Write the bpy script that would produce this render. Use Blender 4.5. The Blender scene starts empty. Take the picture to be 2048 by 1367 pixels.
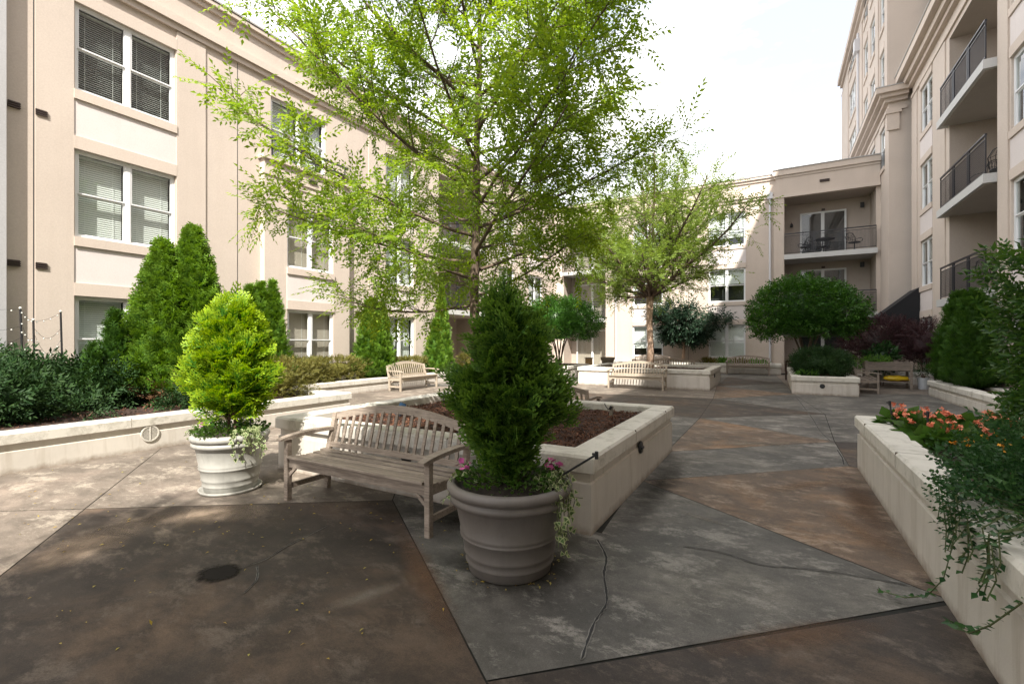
import bpy, math, random
import numpy as np
from mathutils import Vector, Matrix
R = math.radians
rng = np.random.default_rng(7); random.seed(7)
S = bpy.context.scene
col = S.collection
# ------------------------------------------------------------------ camera, world, sun, exposure
EYE = 1.58; F = 927.0; YAW = 29.57
cam = bpy.data.objects.new('camera', bpy.data.cameras.new('camera')); col.objects.link(cam)
cam.location = (0, 0, EYE); cam.rotation_euler = (R(90), 0, R(YAW))
cam.data.sensor_width = 36; cam.data.lens = 36*F/2048; cam.data.clip_end = 2000; cam.data.clip_start = .05
S.camera = cam
SUN = Vector((.417, -.78, 1.0)).normalized()
w = bpy.data.worlds.new('World'); S.world = w; w.use_nodes = True
nt = w.node_tree; nt.nodes.clear()
sky = nt.nodes.new('ShaderNodeTexSky'); sky.sky_type = 'NISHITA'; sky.sun_disc = False
sky.sun_elevation = math.asin(SUN.z); sky.sun_rotation = math.atan2(SUN.x, SUN.y); sky.dust_density = 2.0; sky.air_density = 1.0
tc = nt.nodes.new('ShaderNodeTexCoord'); mp = nt.nodes.new('ShaderNodeMapping'); mp.inputs['Scale'].default_value = (1, 1.4, 2.6)
nz = nt.nodes.new('ShaderNodeTexNoise'); nz.inputs['Scale'].default_value = 2.2; nz.inputs['Detail'].default_value = 7; nz.inputs['Roughness'].default_value = .6
cr = nt.nodes.new('ShaderNodeValToRGB'); cr.color_ramp.elements[0].position = .38; cr.color_ramp.elements[0].color = (.30,)*3+(1,)
cr.color_ramp.elements[1].position = .56; cr.color_ramp.elements[1].color = (.96,)*3+(1,)
mx = nt.nodes.new('ShaderNodeMix'); mx.data_type = 'RGBA'; mx.inputs['B'].default_value = (9.6, 9.4, 9.2, 1)
bg = nt.nodes.new('ShaderNodeBackground'); bg.inputs['Strength'].default_value = .118
out = nt.nodes.new('ShaderNodeOutputWorld')
L = nt.links
L.new(tc.outputs['Generated'], mp.inputs['Vector']); L.new(mp.outputs[0], nz.inputs['Vector']); L.new(nz.outputs['Fac'], cr.inputs[0])
L.new(cr.outputs[0], mx.inputs['Factor']); L.new(sky.outputs[0], mx.inputs['A']); L.new(mx.outputs['Result'], bg.inputs['Color']); L.new(bg.outputs[0], out.inputs[0])
sun = bpy.data.objects.new('sun', bpy.data.lights.new('sun', 'SUN')); col.objects.link(sun)
sun.data.energy = 4.8; sun.data.angle = R(.6); sun.data.color = (1, .94, .85)
sun.rotation_euler = SUN.to_track_quat('Z', 'Y').to_euler()
S.view_settings.view_transform = 'Standard'; S.view_settings.look = 'None'; S.view_settings.gamma = 1
S.view_settings.exposure = 1.15

# ------------------------------------------------------------------ materials
def newmat(name):
    m = bpy.data.materials.new(name); m.use_nodes = True
    n = m.node_tree; b = n.nodes['Principled BSDF']
    return m, n, b
def noise(n, scale, detail=6, rough=.6, vec=None, dist=0):
    x = n.nodes.new('ShaderNodeTexNoise'); x.inputs['Scale'].default_value = scale; x.inputs['Detail'].default_value = detail
    x.inputs['Roughness'].default_value = rough; x.inputs['Distortion'].default_value = dist
    if vec is not None: n.links.new(vec, x.inputs['Vector'])
    return x.outputs['Fac']
def coords(n, scale=(1, 1, 1), rot=(0, 0, 0)):
    g = n.nodes.new('ShaderNodeNewGeometry'); m = n.nodes.new('ShaderNodeMapping')
    m.inputs['Scale'].default_value = scale; m.inputs['Rotation'].default_value = rot
    n.links.new(g.outputs['Position'], m.inputs['Vector']); return m.outputs[0]
def ocoords(n, scale=(1, 1, 1), rot=(0, 0, 0)):
    g = n.nodes.new('ShaderNodeTexCoord'); m = n.nodes.new('ShaderNodeMapping')
    m.inputs['Scale'].default_value = scale; m.inputs['Rotation'].default_value = rot
    n.links.new(g.outputs['Object'], m.inputs['Vector']); return m.outputs[0]
def ramp(n, fac, stops):
    r = n.nodes.new('ShaderNodeValToRGB'); e = r.color_ramp.elements
    while len(e) < len(stops): e.new(.5)
    for k, (p, c) in enumerate(stops):
        e[k].position = p; e[k].color = (c, c, c, 1) if isinstance(c, (int, float)) else tuple(c)+(1,)
    n.links.new(fac, r.inputs[0]); return r.outputs[0]
def mixc(n, fac, a, b, mode='MIX'):
    x = n.nodes.new('ShaderNodeMix'); x.data_type = 'RGBA'; x.blend_type = mode
    for k, v in (('Factor', fac), ('A', a), ('B', b)):
        if isinstance(v, bpy.types.NodeSocket): n.links.new(v, x.inputs[k])
        elif k == 'Factor': x.inputs[k].default_value = v
        else: x.inputs[k].default_value = tuple(v)+(1,)
    return x.outputs['Result']
def bump(n, b, h, strength=.3, dist=.01):
    x = n.nodes.new('ShaderNodeBump'); x.inputs['Strength'].default_value = strength; x.inputs['Distance'].default_value = dist
    n.links.new(h, x.inputs['Height']); n.links.new(x.outputs[0], b.inputs['Normal'])
def mul(c, k): return tuple(v*k for v in c)

def stucco(name, c, streak=.0, grain=260, bs=.35):
    m, n, b = newmat(name); v = coords(n)
    big = noise(n, .55, 5, .6, v)
    a = mixc(n, ramp(n, big, [(.3, 0), (.7, 1)]), mul(c, .93), mul(c, 1.05))
    vs = coords(n, (1.6, 1.6, .12)); st = noise(n, 1.6, 6, .65, vs)
    a = mixc(n, ramp(n, st, [(.52, 0), (.80, .35+streak)]), a, mul((c[0]*.9, c[1]*.87, c[2]*.84), .90))
    a = mixc(n, .22, a, ramp(n, noise(n, 38, 5, .75, v), [(.3, .3), (.7, .72)]), 'OVERLAY')
    n.links.new(a, b.inputs['Base Color']); b.inputs['Roughness'].default_value = .92
    bump(n, b, noise(n, grain*.35, 4, .7, v), bs, .006)
    return m
M = {}
M['stucco'] = stucco('tan_stucco', (.54, .466, .405))
M['stucco_trim'] = stucco('tan_trim', (.56, .48, .415))
M['spandrel'] = stucco('pale_stucco', (.64, .585, .565))
M['back_stucco'] = stucco('warm_stucco', (.54, .46, .395))
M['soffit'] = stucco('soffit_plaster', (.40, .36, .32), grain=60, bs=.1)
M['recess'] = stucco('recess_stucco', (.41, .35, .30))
M['slabedge'] = stucco('painted_slab_edge', (.52, .52, .51), grain=60, bs=.1)
M['pier'] = stucco('pale_grey_panel', (.40, .40, .41), grain=60, bs=.05)
M['coping'] = stucco('grey_metal_coping', (.38, .37, .36), grain=40, bs=.05)

def planter_mat(name, c, cap=False):
    m, n, b = newmat(name); v = coords(n)
    big = noise(n, 1.3, 6, .65, v); a = mixc(n, ramp(n, big, [(.32, 0), (.68, 1)]), mul(c, .88), mul(c, 1.06))
    if cap:
        f = noise(n, 5, 8, .75, v, .4); a = mixc(n, ramp(n, f, [(.50, 0), (.70, .75)]), a, (.27, .25, .20))
        f2 = noise(n, 30, 4, .7, v); a = mixc(n, ramp(n, f2, [(.60, 0), (.74, .5)]), a, (.2, .19, .16))
    else:
        vs = coords(n, (2.2, 2.2, .2)); f = noise(n, 2.4, 7, .7, vs); a = mixc(n, ramp(n, f, [(.50, 0), (.75, .7)]), a, (.33, .28, .22))
        g = n.nodes.new('ShaderNodeNewGeometry'); sp = n.nodes.new('ShaderNodeSeparateXYZ'); n.links.new(g.outputs['Position'], sp.inputs[0])
        ad = n.nodes.new('ShaderNodeMath'); ad.operation = 'ADD'; n.links.new(sp.outputs['Z'], ad.inputs[0])
        sc = n.nodes.new('ShaderNodeMath'); sc.operation = 'MULTIPLY'; sc.inputs[1].default_value = .16; n.links.new(noise(n, 9, 6, .7, v), sc.inputs[0])
        n.links.new(sc.outputs[0], ad.inputs[1])
        a = mixc(n, ramp(n, ad.outputs[0], [(.07, .8), (.16, 0)]), a, (.20, .15, .11))     # splash dirt along the foot
    n.links.new(a, b.inputs['Base Color']); b.inputs['Roughness'].default_value = .85
    bump(n, b, noise(n, 70, 5, .7, v), .25, .005)
    return m
M['pwall'] = planter_mat('cream_planter_render', (.57, .53, .475))
M['pcap'] = planter_mat('weathered_planter_cap', (.60, .57, .51), True)

def paving(name, stops, scuff, seed):
    m, n, b = newmat(name); v = coords(n, (1, 1, 1), (0, 0, seed)); vs = coords(n, (.8, 1.35, 1), (0, 0, R(20)+seed))
    big = noise(n, .75, 8, .62, v, .6)
    a = ramp(n, big, stops)
    mid = noise(n, 3.4, 10, .74, vs, .3); a = mixc(n, ramp(n, mid, [(.38, .65), (.60, 0)]), a, mul(stops[0][1], .72))
    sc = noise(n, 2.2, 12, .82, vs, .15); a = mixc(n, ramp(n, sc, [(.515, 0), (.60, .8)]), a, scuff)
    fine = noise(n, 150, 5, .8, v); a = mixc(n, .7, a, ramp(n, fine, [(.3, .25), (.7, .85)]), 'OVERLAY')
    sp = noise(n, 26, 7, .8, v); a = mixc(n, ramp(n, sp, [(.56, 0), (.68, .4)]), a, mul(scuff, .9))
    dk = noise(n, .42, 6, .6, vs, .4); a = mixc(n, ramp(n, dk, [(.52, 0), (.70, .6)]), a, mul(stops[0][1], .6))
    n.links.new(a, b.inputs['Base Color'])
    n.links.new(ramp(n, big, [(.3, .55), (.7, .8)]), b.inputs['Roughness'])
    b.inputs['Specular IOR Level'].default_value = .35
    bump(n, b, noise(n, 120, 6, .75, v), .35, .003)
    return m
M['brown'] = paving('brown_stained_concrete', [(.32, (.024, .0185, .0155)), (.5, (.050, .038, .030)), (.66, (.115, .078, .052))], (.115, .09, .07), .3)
M['rust'] = paving('rust_stained_concrete', [(.32, (.065, .047, .035)), (.5, (.14, .094, .062)), (.66, (.26, .15, .08))], (.27, .205, .15), .9)
M['grey'] = paving('grey_concrete', [(.32, (.050, .047, .041)), (.5, (.105, .097, .086)), (.68, (.19, .175, .15))], (.225, .21, .185), 1.7)
M['tan'] = paving('tan_concrete', [(.30, (.095, .078, .063)), (.5, (.165, .137, .112)), (.68, (.225, .18, .145))], (.31, .27, .22), 2.6)

def flat(name, c, rough=.6, metal=0, spec=.5, var=0.0, vs=8):
    m, n, b = newmat(name)
    if var:
        f = noise(n, vs, 6, .65, coords(n)); n.links.new(mixc(n, ramp(n, f, [(.3, 0), (.7, 1)]), mul(c, 1-var), mul(c, 1+var)), b.inputs['Base Color'])
    else: b.inputs['Base Color'].default_value = tuple(c)+(1,)
    b.inputs['Roughness'].default_value = rough; b.inputs['Metallic'].default_value = metal; b.inputs['Specular IOR Level'].default_value = spec
    return m
M['joint'] = flat('dark_joint', (.012, .012, .009), .95, var=.4, vs=20)
M['crack'] = flat('crack_fill', (.02, .02, .02), .9)
M['crackedge'] = flat('crack_edge', (.17, .16, .145), .9, var=.4, vs=30)
M['white'] = flat('white_vinyl', (.74, .75, .76), .35)
M['doorframe'] = flat('white_door_frame', (.66, .67, .66), .4)
M['blind'] = flat('blind_slat', (.86, .87, .85), .55)
M['curtain'] = flat('pale_curtain', (.50, .56, .54), .9, var=.1)
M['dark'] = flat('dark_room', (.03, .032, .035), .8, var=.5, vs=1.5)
M['black'] = flat('black_metal', (.018, .018, .02), .45)
M['rail'] = flat('dark_grey_rail', (.022, .022, .028), .4)
M['downspout'] = flat('grey_downspout', (.55, .55, .57), .45)
M['awning'] = flat('black_canvas', (.012, .012, .014), .85)
M['vent'] = flat('brown_vent', (.06, .04, .035), .6)
M['soil'] = flat('potting_soil', (.025, .018, .013), .95, var=.5, vs=40)
M['solar'] = flat('solar_panel', (.03, .07, .13), .15)
M['bulb'] = flat('clear_bulb', (.6, .6, .55), .2)
M['terra'] = flat('brown_wicker', (.12, .05, .035), .7, var=.2)
M['yellowbag'] = flat('yellow_plastic_bag', (.72, .48, .02), .3, var=.1, vs=30)
M['redprint'] = flat('red_print', (.45, .05, .03), .35)
M['bucket'] = flat('white_bucket', (.50, .52, .54), .35)
M['stone'] = flat('mossy_stone', (.20, .165, .12), .9, var=.5, vs=20)
M['pink'] = flat('pink_petal', (.68, .12, .38), .6)
M['palepink'] = flat('pale_pink_petal', (.62, .34, .48), .6)
M['coral'] = flat('coral_petal', (.85, .27, .15), .55)
M['orange'] = flat('orange_petal', (.80, .34, .02), .55)
M['stake'] = flat('grey_wood_stake', (.20, .17, .13), .85, var=.3, vs=30)

m, n, b = newmat('window_glass'); M['glass'] = m
n.nodes.remove(b); o = [x for x in n.nodes if x.type == 'OUTPUT_MATERIAL'][0]
t = n.nodes.new('ShaderNodeBsdfTransparent'); t.inputs[0].default_value = (.86, .90, .88, 1); g = n.nodes.new('ShaderNodeBsdfGlossy'); g.inputs['Roughness'].default_value = .02
fr = n.nodes.new('ShaderNodeLayerWeight'); pw = n.nodes.new('ShaderNodeMath'); pw.operation = 'POWER'; pw.inputs[1].default_value = 3.5; n.links.new(fr.outputs['Facing'], pw.inputs[0])
ad = n.nodes.new('ShaderNodeMath'); ad.operation = 'MULTIPLY_ADD'; ad.inputs[1].default_value = .8; ad.inputs[2].default_value = .08; n.links.new(pw.outputs[0], ad.inputs[0]); ms = n.nodes.new('ShaderNodeMixShader'); n.links.new(ad.outputs[0], ms.inputs[0]); n.links.new(t.outputs[0], ms.inputs[1]); n.links.new(g.outputs[0], ms.inputs[2]); n.links.new(ms.outputs[0], o.inputs[0])

def teak(name, c, dark, stain=None):
    m, n, b = newmat(name); v = ocoords(n, (1, 1, 1)); 
    ge = n.nodes.new('ShaderNodeNewGeometry')
    vx = ocoords(n, (1.2, 22, 22)); gr = noise(n, 3.2, 8, .7, vx, .3)
    a = mixc(n, ramp(n, gr, [(.35, 0), (.68, 1)]), dark, c)
    isl = ge.outputs['Random Per Island']; a = mixc(n, .5, a, ramp(n, isl, [(0, .36), (1, .64)]), 'OVERLAY')
    f = noise(n, 3.5, 6, .7, v); a = mixc(n, ramp(n, f, [(.52, 0), (.72, .6)]), a, stain or mul(c, 1.25))
    n.links.new(a, b.inputs['Base Color']); b.inputs['Roughness'].default_value = .82; bump(n, b, gr, .35, .002)
    return m
M['teak'] = teak('weathered_grey_teak', (.36, .30, .245), (.16, .125, .10))
M['paleteak'] = teak('sun_bleached_teak', (.44, .38, .30), (.27, .22, .17))
M['darkteak'] = teak('dark_brown_wood', (.10, .055, .04), (.035, .02, .015))

def pot_mat(name, c):
    m, n, b = newmat(name); v = ocoords(n); f = noise(n, 4, 7, .7, v)
    a = mixc(n, ramp(n, f, [(.35, 0), (.7, 1)]), mul(c, .86), mul(c, 1.06))
    vs = ocoords(n, (9, 9, .7)); a = mixc(n, ramp(n, noise(n, 2, 6, .7, vs), [(.5, 0), (.75, .5)]), a, mul(c, .62))
    a = mixc(n, ramp(n, noise(n, 90, 3, .6, v), [(.6, 0), (.7, .3)]), a, mul(c, .6))
    n.links.new(a, b.inputs['Base Color']); b.inputs['Roughness'].default_value = .5; bump(n, b, noise(n, 160, 3, .6, v), .08, .002); return m
M['pot'] = pot_mat('resin_pot', (.155, .138, .124)); M['potlight'] = pot_mat('pale_resin_pot', (.34, .335, .305))

def bark(name, c1, c2, sc=14):
    m, n, b = newmat(name); v = ocoords(n, (1, 1, .25)); f = noise(n, sc, 8, .75, v, .6)
    n.links.new(ramp(n, f, [(.32, c1), (.62, c2)]), b.inputs['Base Color']); b.inputs['Roughness'].default_value = .9; bump(n, b, f, .8, .012); return m
M['bark'] = bark('grey_brown_bark', (.05, .035, .025), (.16, .115, .08))
M['barkred'] = bark('peeling_tan_bark', (.22, .13, .085), (.58, .42, .31), 18)
M['stem'] = flat('green_stem', (.07, .09, .03), .8)
M['brownstem'] = flat('brown_stem', (.09, .05, .03), .85)

def leafmat(name, cols, trans=.35, tip=None, rough=.45, patch=None, clump=1.2):
    """cols: list of colours picked per leaf; tip: colour at leaf/frond tips (attribute)"""
    m, n, b = newmat(name); ge = n.nodes.new('ShaderNodeNewGeometry')
    a = ramp(n, ge.outputs['Random Per Island'], [(k/(max(1, len(cols)-1)), c) for k, c in enumerate(cols)])
    f = noise(n, clump, 3, .5, ocoords(n)); a = mixc(n, ramp(n, f, [(.35, .55), (.65, 0)]), a, cols[0])
    if tip:
        at = n.nodes.new('ShaderNodeAttribute'); at.attribute_name = 'tip'
        a = mixc(n, ramp(n, at.outputs['Fac'], [(.40, 0), (1., 1)]), a, tip)
    if patch:
        at = n.nodes.new('ShaderNodeAttribute'); at.attribute_name = 'tip'
        a = mixc(n, ramp(n, at.outputs['Fac'], [(.5, 1), (.52, 0)]), a, patch)
    n.links.new(a, b.inputs['Base Color']); b.inputs['Roughness'].default_value = rough; b.inputs['Specular IOR Level'].default_value = .22
    tr = n.nodes.new('ShaderNodeBsdfTranslucent'); hs = n.nodes.new('ShaderNodeHueSaturation'); hs.inputs['Value'].default_value = 1.5; hs.inputs['Saturation'].default_value = 1.1; hs.inputs['Hue'].default_value = .49
    n.links.new(a, hs.inputs['Color']); n.links.new(hs.outputs[0], tr.inputs[0])
    ms = n.nodes.new('ShaderNodeMixShader'); ms.inputs[0].default_value = trans
    o = [x for x in n.nodes if x.type == 'OUTPUT_MATERIAL'][0]
    n.links.new(b.outputs[0], ms.inputs[1]); n.links.new(tr.outputs[0], ms.inputs[2]); n.links.new(ms.outputs[0], o.inputs[0]); return m
M['elm'] = leafmat('elm_leaf', [(.12, .205, .025), (.20, .30, .035), (.30, .40, .05), (.15, .25, .035)], .52)
M['elm2'] = leafmat('far_elm_leaf', [(.12, .19, .035), (.19, .27, .05), (.26, .34, .07)], .45)
M['thuja'] = leafmat('arborvitae_leaf', [(.04, .105, .014), (.07, .16, .018), (.11, .22, .022)], .3, tip=(.19, .32, .035))
M['thujadark'] = leafmat('dark_arborvitae_leaf', [(.022, .065, .010), (.04, .10, .014)], .25, tip=(.07, .15, .02))
M['cypress'] = leafmat('dark_cypress_leaf', [(.022, .065, .012), (.042, .11, .016), (.07, .15, .02)], .3, tip=(.17, .30, .045))
M['gold'] = leafmat('golden_cypress_leaf', [(.04, .14, .014), (.08, .21, .018), (.13, .28, .02)], .35, tip=(.42, .56, .03))
M['laurel'] = leafmat('dark_laurel_leaf', [(.014, .040, .012), (.026, .062, .016), (.048, .095, .024)], .15, rough=.6)
M['nearlaurel'] = leafmat('near_laurel_leaf', [(.025, .065, .016), (.04, .10, .02), (.09, .17, .03)], .3, rough=.3, tip=(.08, .15, .02))
M['deadleaf'] = leafmat('dead_leaf', [(.10, .05, .03), (.18, .09, .05), (.07, .045, .02)], .2)
M['azalea'] = leafmat('azalea_leaf', [(.10, .10, .025), (.17, .15, .04), (.22, .20, .05), (.09, .12, .025)], .3)
M['holly'] = leafmat('holly_leaf', [(.024, .075, .012), (.048, .13, .016), (.085, .20, .025)], .22, rough=.3)
M['magnolia'] = leafmat('magnolia_leaf', [(.022, .045, .028), (.035, .07, .04), (.05, .09, .05)], .2, rough=.35)
M['maroon'] = leafmat('maroon_leaf', [(.035, .020, .022), (.065, .030, .034), (.045, .035, .025)], .25, tip=(.13, .055, .06))
M['herb'] = leafmat('herb_leaf', [(.08, .19, .035), (.13, .28, .05), (.19, .36, .06)], .35)
M['vine'] = leafmat('vine_leaf', [(.018, .055, .018), (.035, .09, .025), (.06, .13, .035)], .25, rough=.3)
M['begonia'] = leafmat('begonia_leaf', [(.045, .11, .02), (.08, .16, .03), (.06, .10, .02)], .35, rough=.35)
M['ivy'] = leafmat('variegated_ivy_leaf', [(.09, .15, .05), (.12, .20, .07)], .3, patch=(.42, .46, .25))
M['fallen'] = leafmat('fallen_leaf', [(.35, .27, .04), (.28, .17, .05), (.38, .36, .08)], .2)
m = leafmat('bark_mulch', [(.06, .028, .018), (.13, .058, .034), (.22, .105, .06), (.09, .04, .025)], .0, rough=.85, clump=3); M['mulch'] = m
M['mulchbase'] = flat('mulch_base', (.035, .018, .012), .95, var=.6, vs=30)

# ------------------------------------------------------------------ helpers
def tag(o, label=None, cat=None, group=None, kind=None):
    if label: o['label'] = label
    if cat: o['category'] = cat
    if group: o['group'] = group
    if kind: o['kind'] = kind
    return o
def thing(name, loc, label, cat, group=None, rz=0):
    o = bpy.data.objects.new(name, None); col.objects.link(o); o.location = loc; o.rotation_euler = (0, 0, rz); o.empty_display_size = .2
    return tag(o, label, cat, group)
class MB:
    def __init__(s): s.v = []; s.f = []; s.m = []
    def add(s, vs, fs, mi=0):
        k = len(s.v); s.v += [tuple(p) for p in vs]
        for f in fs: s.f.append(tuple(i+k for i in f)); s.m.append(mi)
    def box(s, a, b, mi=0):
        x0, y0, z0 = [min(p, q) for p, q in zip(a, b)]; x1, y1, z1 = [max(p, q) for p, q in zip(a, b)]
        s.add([(x0, y0, z0), (x1, y0, z0), (x1, y1, z0), (x0, y1, z0), (x0, y0, z1), (x1, y0, z1), (x1, y1, z1), (x0, y1, z1)],
              [(0, 3, 2, 1), (4, 5, 6, 7), (0, 1, 5, 4), (1, 2, 6, 5), (2, 3, 7, 6), (3, 0, 4, 7)], mi)
    def bar(s, p, q, w, h, up=(0, 0, 1), mi=0, bev=0):
        p, q = Vector(p), Vector(q); d = (q-p).normalized(); up = Vector(up)
        if abs(d.dot(up)) > .95: up = Vector((0, 1, 0))
        x = d.cross(up).normalized(); u = x.cross(d)
        c = min(w, h)*bev
        prof = [(-w/2, -h/2), (w/2, -h/2), (w/2, h/2), (-w/2, h/2)] if not bev else [(-w/2+c, -h/2), (w/2-c, -h/2), (w/2, -h/2+c), (w/2, h/2-c), (w/2-c, h/2), (-w/2+c, h/2), (-w/2, h/2-c), (-w/2, -h/2+c)]
        n = len(prof); vs = [p+x*a+u*b_ for a, b_ in prof]+[q+x*a+u*b_ for a, b_ in prof]
        s.add(vs, [tuple(range(n))[::-1], tuple(range(n, 2*n))]+[(i, (i+1) % n, n+(i+1) % n, n+i) for i in range(n)], mi)
    def tube(s, pts, rad, n=6, mi=0, cap=True):
        pts = [Vector(p) for p in pts]; k0 = len(s.v); x = None
        if not hasattr(rad, '__len__'): rad = [rad]*len(pts)
        for i, p in enumerate(pts):
            d = (pts[min(i+1, len(pts)-1)]-pts[max(i-1, 0)])
            d = d.normalized() if d.length > 1e-6 else Vector((0, 0, 1))
            if x is None: x = d.orthogonal().normalized()
            x = (x-d*x.dot(d)); x = x.normalized() if x.length > 1e-6 else d.orthogonal().normalized(); y = d.cross(x)
            for j in range(n):
                a = 2*math.pi*j/n; s.v.append(tuple(p+(x*math.cos(a)+y*math.sin(a))*rad[i]))
        for i in range(len(pts)-1):
            for j in range(n):
                a = k0+i*n+j; b_ = k0+i*n+(j+1) % n; s.f.append((a, b_, b_+n, a+n)); s.m.append(mi)
        if cap:
            s.f.append(tuple(range(k0+n-1, k0-1, -1))); s.m.append(mi); e = k0+(len(pts)-1)*n; s.f.append(tuple(range(e, e+n))); s.m.append(mi)
    def lathe(s, prof, n=48, c=(0, 0), mi=0):
        k0 = len(s.v)
        for r, z in prof:
            for j in range(n):
                a = 2*math.pi*j/n; s.v.append((c[0]+r*math.cos(a), c[1]+r*math.sin(a), z))
        for i in range(len(prof)-1):
            for j in range(n):
                a = k0+i*n+j; b_ = k0+i*n+(j+1) % n; s.f.append((a, b_, b_+n, a+n)); s.m.append(mi)
    def sphere(s, c, r, n=8, mi=0, sz=1):
        prof = [(max(.0005, r*math.sin(math.pi*i/(n//2+1))), c[2]-r*sz*math.cos(math.pi*i/(n//2+1))) for i in range(n//2+2)]
        s.lathe(prof, n, c[:2], mi)
    def build(s, name, mats, parent=None, smooth=False, world=True):
        if not isinstance(mats, (list, tuple)): mats = [mats]
        off = Vector((0, 0, 0))
        if parent and world:
            p = parent
            while p: off += p.location; p = p.parent
        me = bpy.data.meshes.new(name); me.from_pydata([(a-off.x, b_-off.y, c-off.z) for a, b_, c in s.v] if off.length else s.v, [], s.f)
        for m_ in mats: me.materials.append(m_)
        if len(mats) > 1: me.polygons.foreach_set('material_index', s.m)
        if smooth: me.polygons.foreach_set('use_smooth', [True]*len(me.polygons))
        me.update(); o = bpy.data.objects.new(name, me); col.objects.link(o); o.parent = parent
        return o
def quadmesh(name, V, Q, mat, parent=None, tip=None, loc=None, smooth=False, mi=None):
    """V (n,3), Q (m,4); coordinates local to the parent"""
    V = np.asarray(V, dtype=np.float32); Q = np.asarray(Q, dtype=np.int32)
    me = bpy.data.meshes.new(name); me.vertices.add(len(V)); me.vertices.foreach_set('co', V.ravel())
    me.loops.add(Q.size); me.loops.foreach_set('vertex_index', Q.ravel()); me.polygons.add(len(Q))
    me.polygons.foreach_set('loop_start', np.arange(0, Q.size, 4, dtype=np.int32))
    for m_ in (mat if isinstance(mat, (list, tuple)) else [mat]): me.materials.append(m_)
    if mi is not None: me.polygons.foreach_set('material_index', np.asarray(mi, dtype=np.int32))
    if smooth: me.polygons.foreach_set('use_smooth', np.ones(len(Q), dtype=bool))
    me.update(calc_edges=True)
    if tip is not None:
        at = me.attributes.new('tip', 'FLOAT', 'POINT'); at.data.foreach_set('value', np.asarray(tip, dtype=np.float32))
    me.validate(); o = bpy.data.objects.new(name, me); col.objects.link(o); o.parent = parent
    if loc is not None: o.location = loc
    return o
def norm(a): return a/np.maximum(1e-9, np.linalg.norm(a, axis=-1, keepdims=True))
def place(proto, P, D, N, Sz):
    """copies of proto (verts, quads, tip) at P, long axis D, face normal N, size Sz"""
    pv, pq, pt = proto; D = norm(D); X = norm(np.cross(D, N)); N = np.cross(X, D); Rm = np.stack([X, D, N], axis=-1)
    V = np.einsum('nij,vj->nvi', Rm, pv)*np.asarray(Sz).reshape(-1, 1, 1)+P[:, None, :]
    n = len(P); Q = (pq[None]+(np.arange(n)*len(pv))[:, None, None]).reshape(-1, 4)
    return V.reshape(-1, 3), Q, np.tile(pt, n)
class Leaves:
    def __init__(s): s.V = []; s.Q = []; s.T = []; s.n = 0
    def add(s, VQT):
        V, Q, T = VQT; s.V.append(V); s.Q.append(Q+s.n); s.T.append(T); s.n += len(V)
    def build(s, name, mat, parent=None): return quadmesh(name, np.concatenate(s.V), np.concatenate(s.Q), mat, parent, np.concatenate(s.T))
def proto_join(parts):
    V = []; Q = []; T = []; n = 0
    for v, q, t in parts: V.append(v); Q.append(q+n); T.append(t); n += len(v)
    return np.concatenate(V), np.concatenate(Q), np.concatenate(T)
def leaf(w=.4, fold=.12, bend=.1):       # unit long leaf along +Y, two folded halves
    v = np.array([(0, 0, 0), (-w/2, .42, fold), (0, 1, -bend), (w/2, .42, fold), (0, .45, 0)], float)
    return v, np.array([(0, 4, 2, 1), (0, 3, 2, 4)]), np.array([0, .4, 1, .4, .4])
def roundleaf(w=.8):
    v = np.array([(0, 0, 0), (-w*.38, .2, .05), (-w/2, .55, .08), (0, 1, -.05), (w/2, .55, .08), (w*.38, .2, .05), (0, .5, 0)], float)
    return v, np.array([(0, 6, 2, 1), (6, 3, 2, 6)[:4] if False else (6, 3, 2, 2), (0, 5, 4, 6)])[[0, 2]], np.zeros(7)
def sprig(nl=11, ll=.205, w=.44, seed=0, length=1., droop=.1, stem=.012):   # a twig of unit length with alternate leaves
    r = np.random.default_rng(seed); parts = []
    t = np.linspace(.08, 1, nl); P = np.stack([.05*np.sin(3*t), t*length, -droop*t**2], 1)
    side = np.where(np.arange(nl) % 2 == 0, 1., -1.); ang = np.where(np.arange(nl) == nl-1, 0, .9)
    D = np.stack([side*np.sin(ang), np.cos(ang), r.uniform(-.45, .15, nl)], 1)
    N = np.stack([r.normal(0, .35, nl), r.normal(0, .3, nl), np.ones(nl)], 1)
    v, q, tt = place(leaf(w), P, D, N, ll*r.uniform(.75, 1.2, nl)); parts.append((v, q, tt))
    s_ = stem; parts.append((np.array([(-s_, 0, 0), (s_, 0, 0), (s_*.3, length, -droop), (-s_*.3, length, -droop)]), np.array([(0, 1, 2, 3)]), np.zeros(4)))
    return proto_join(parts)
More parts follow.
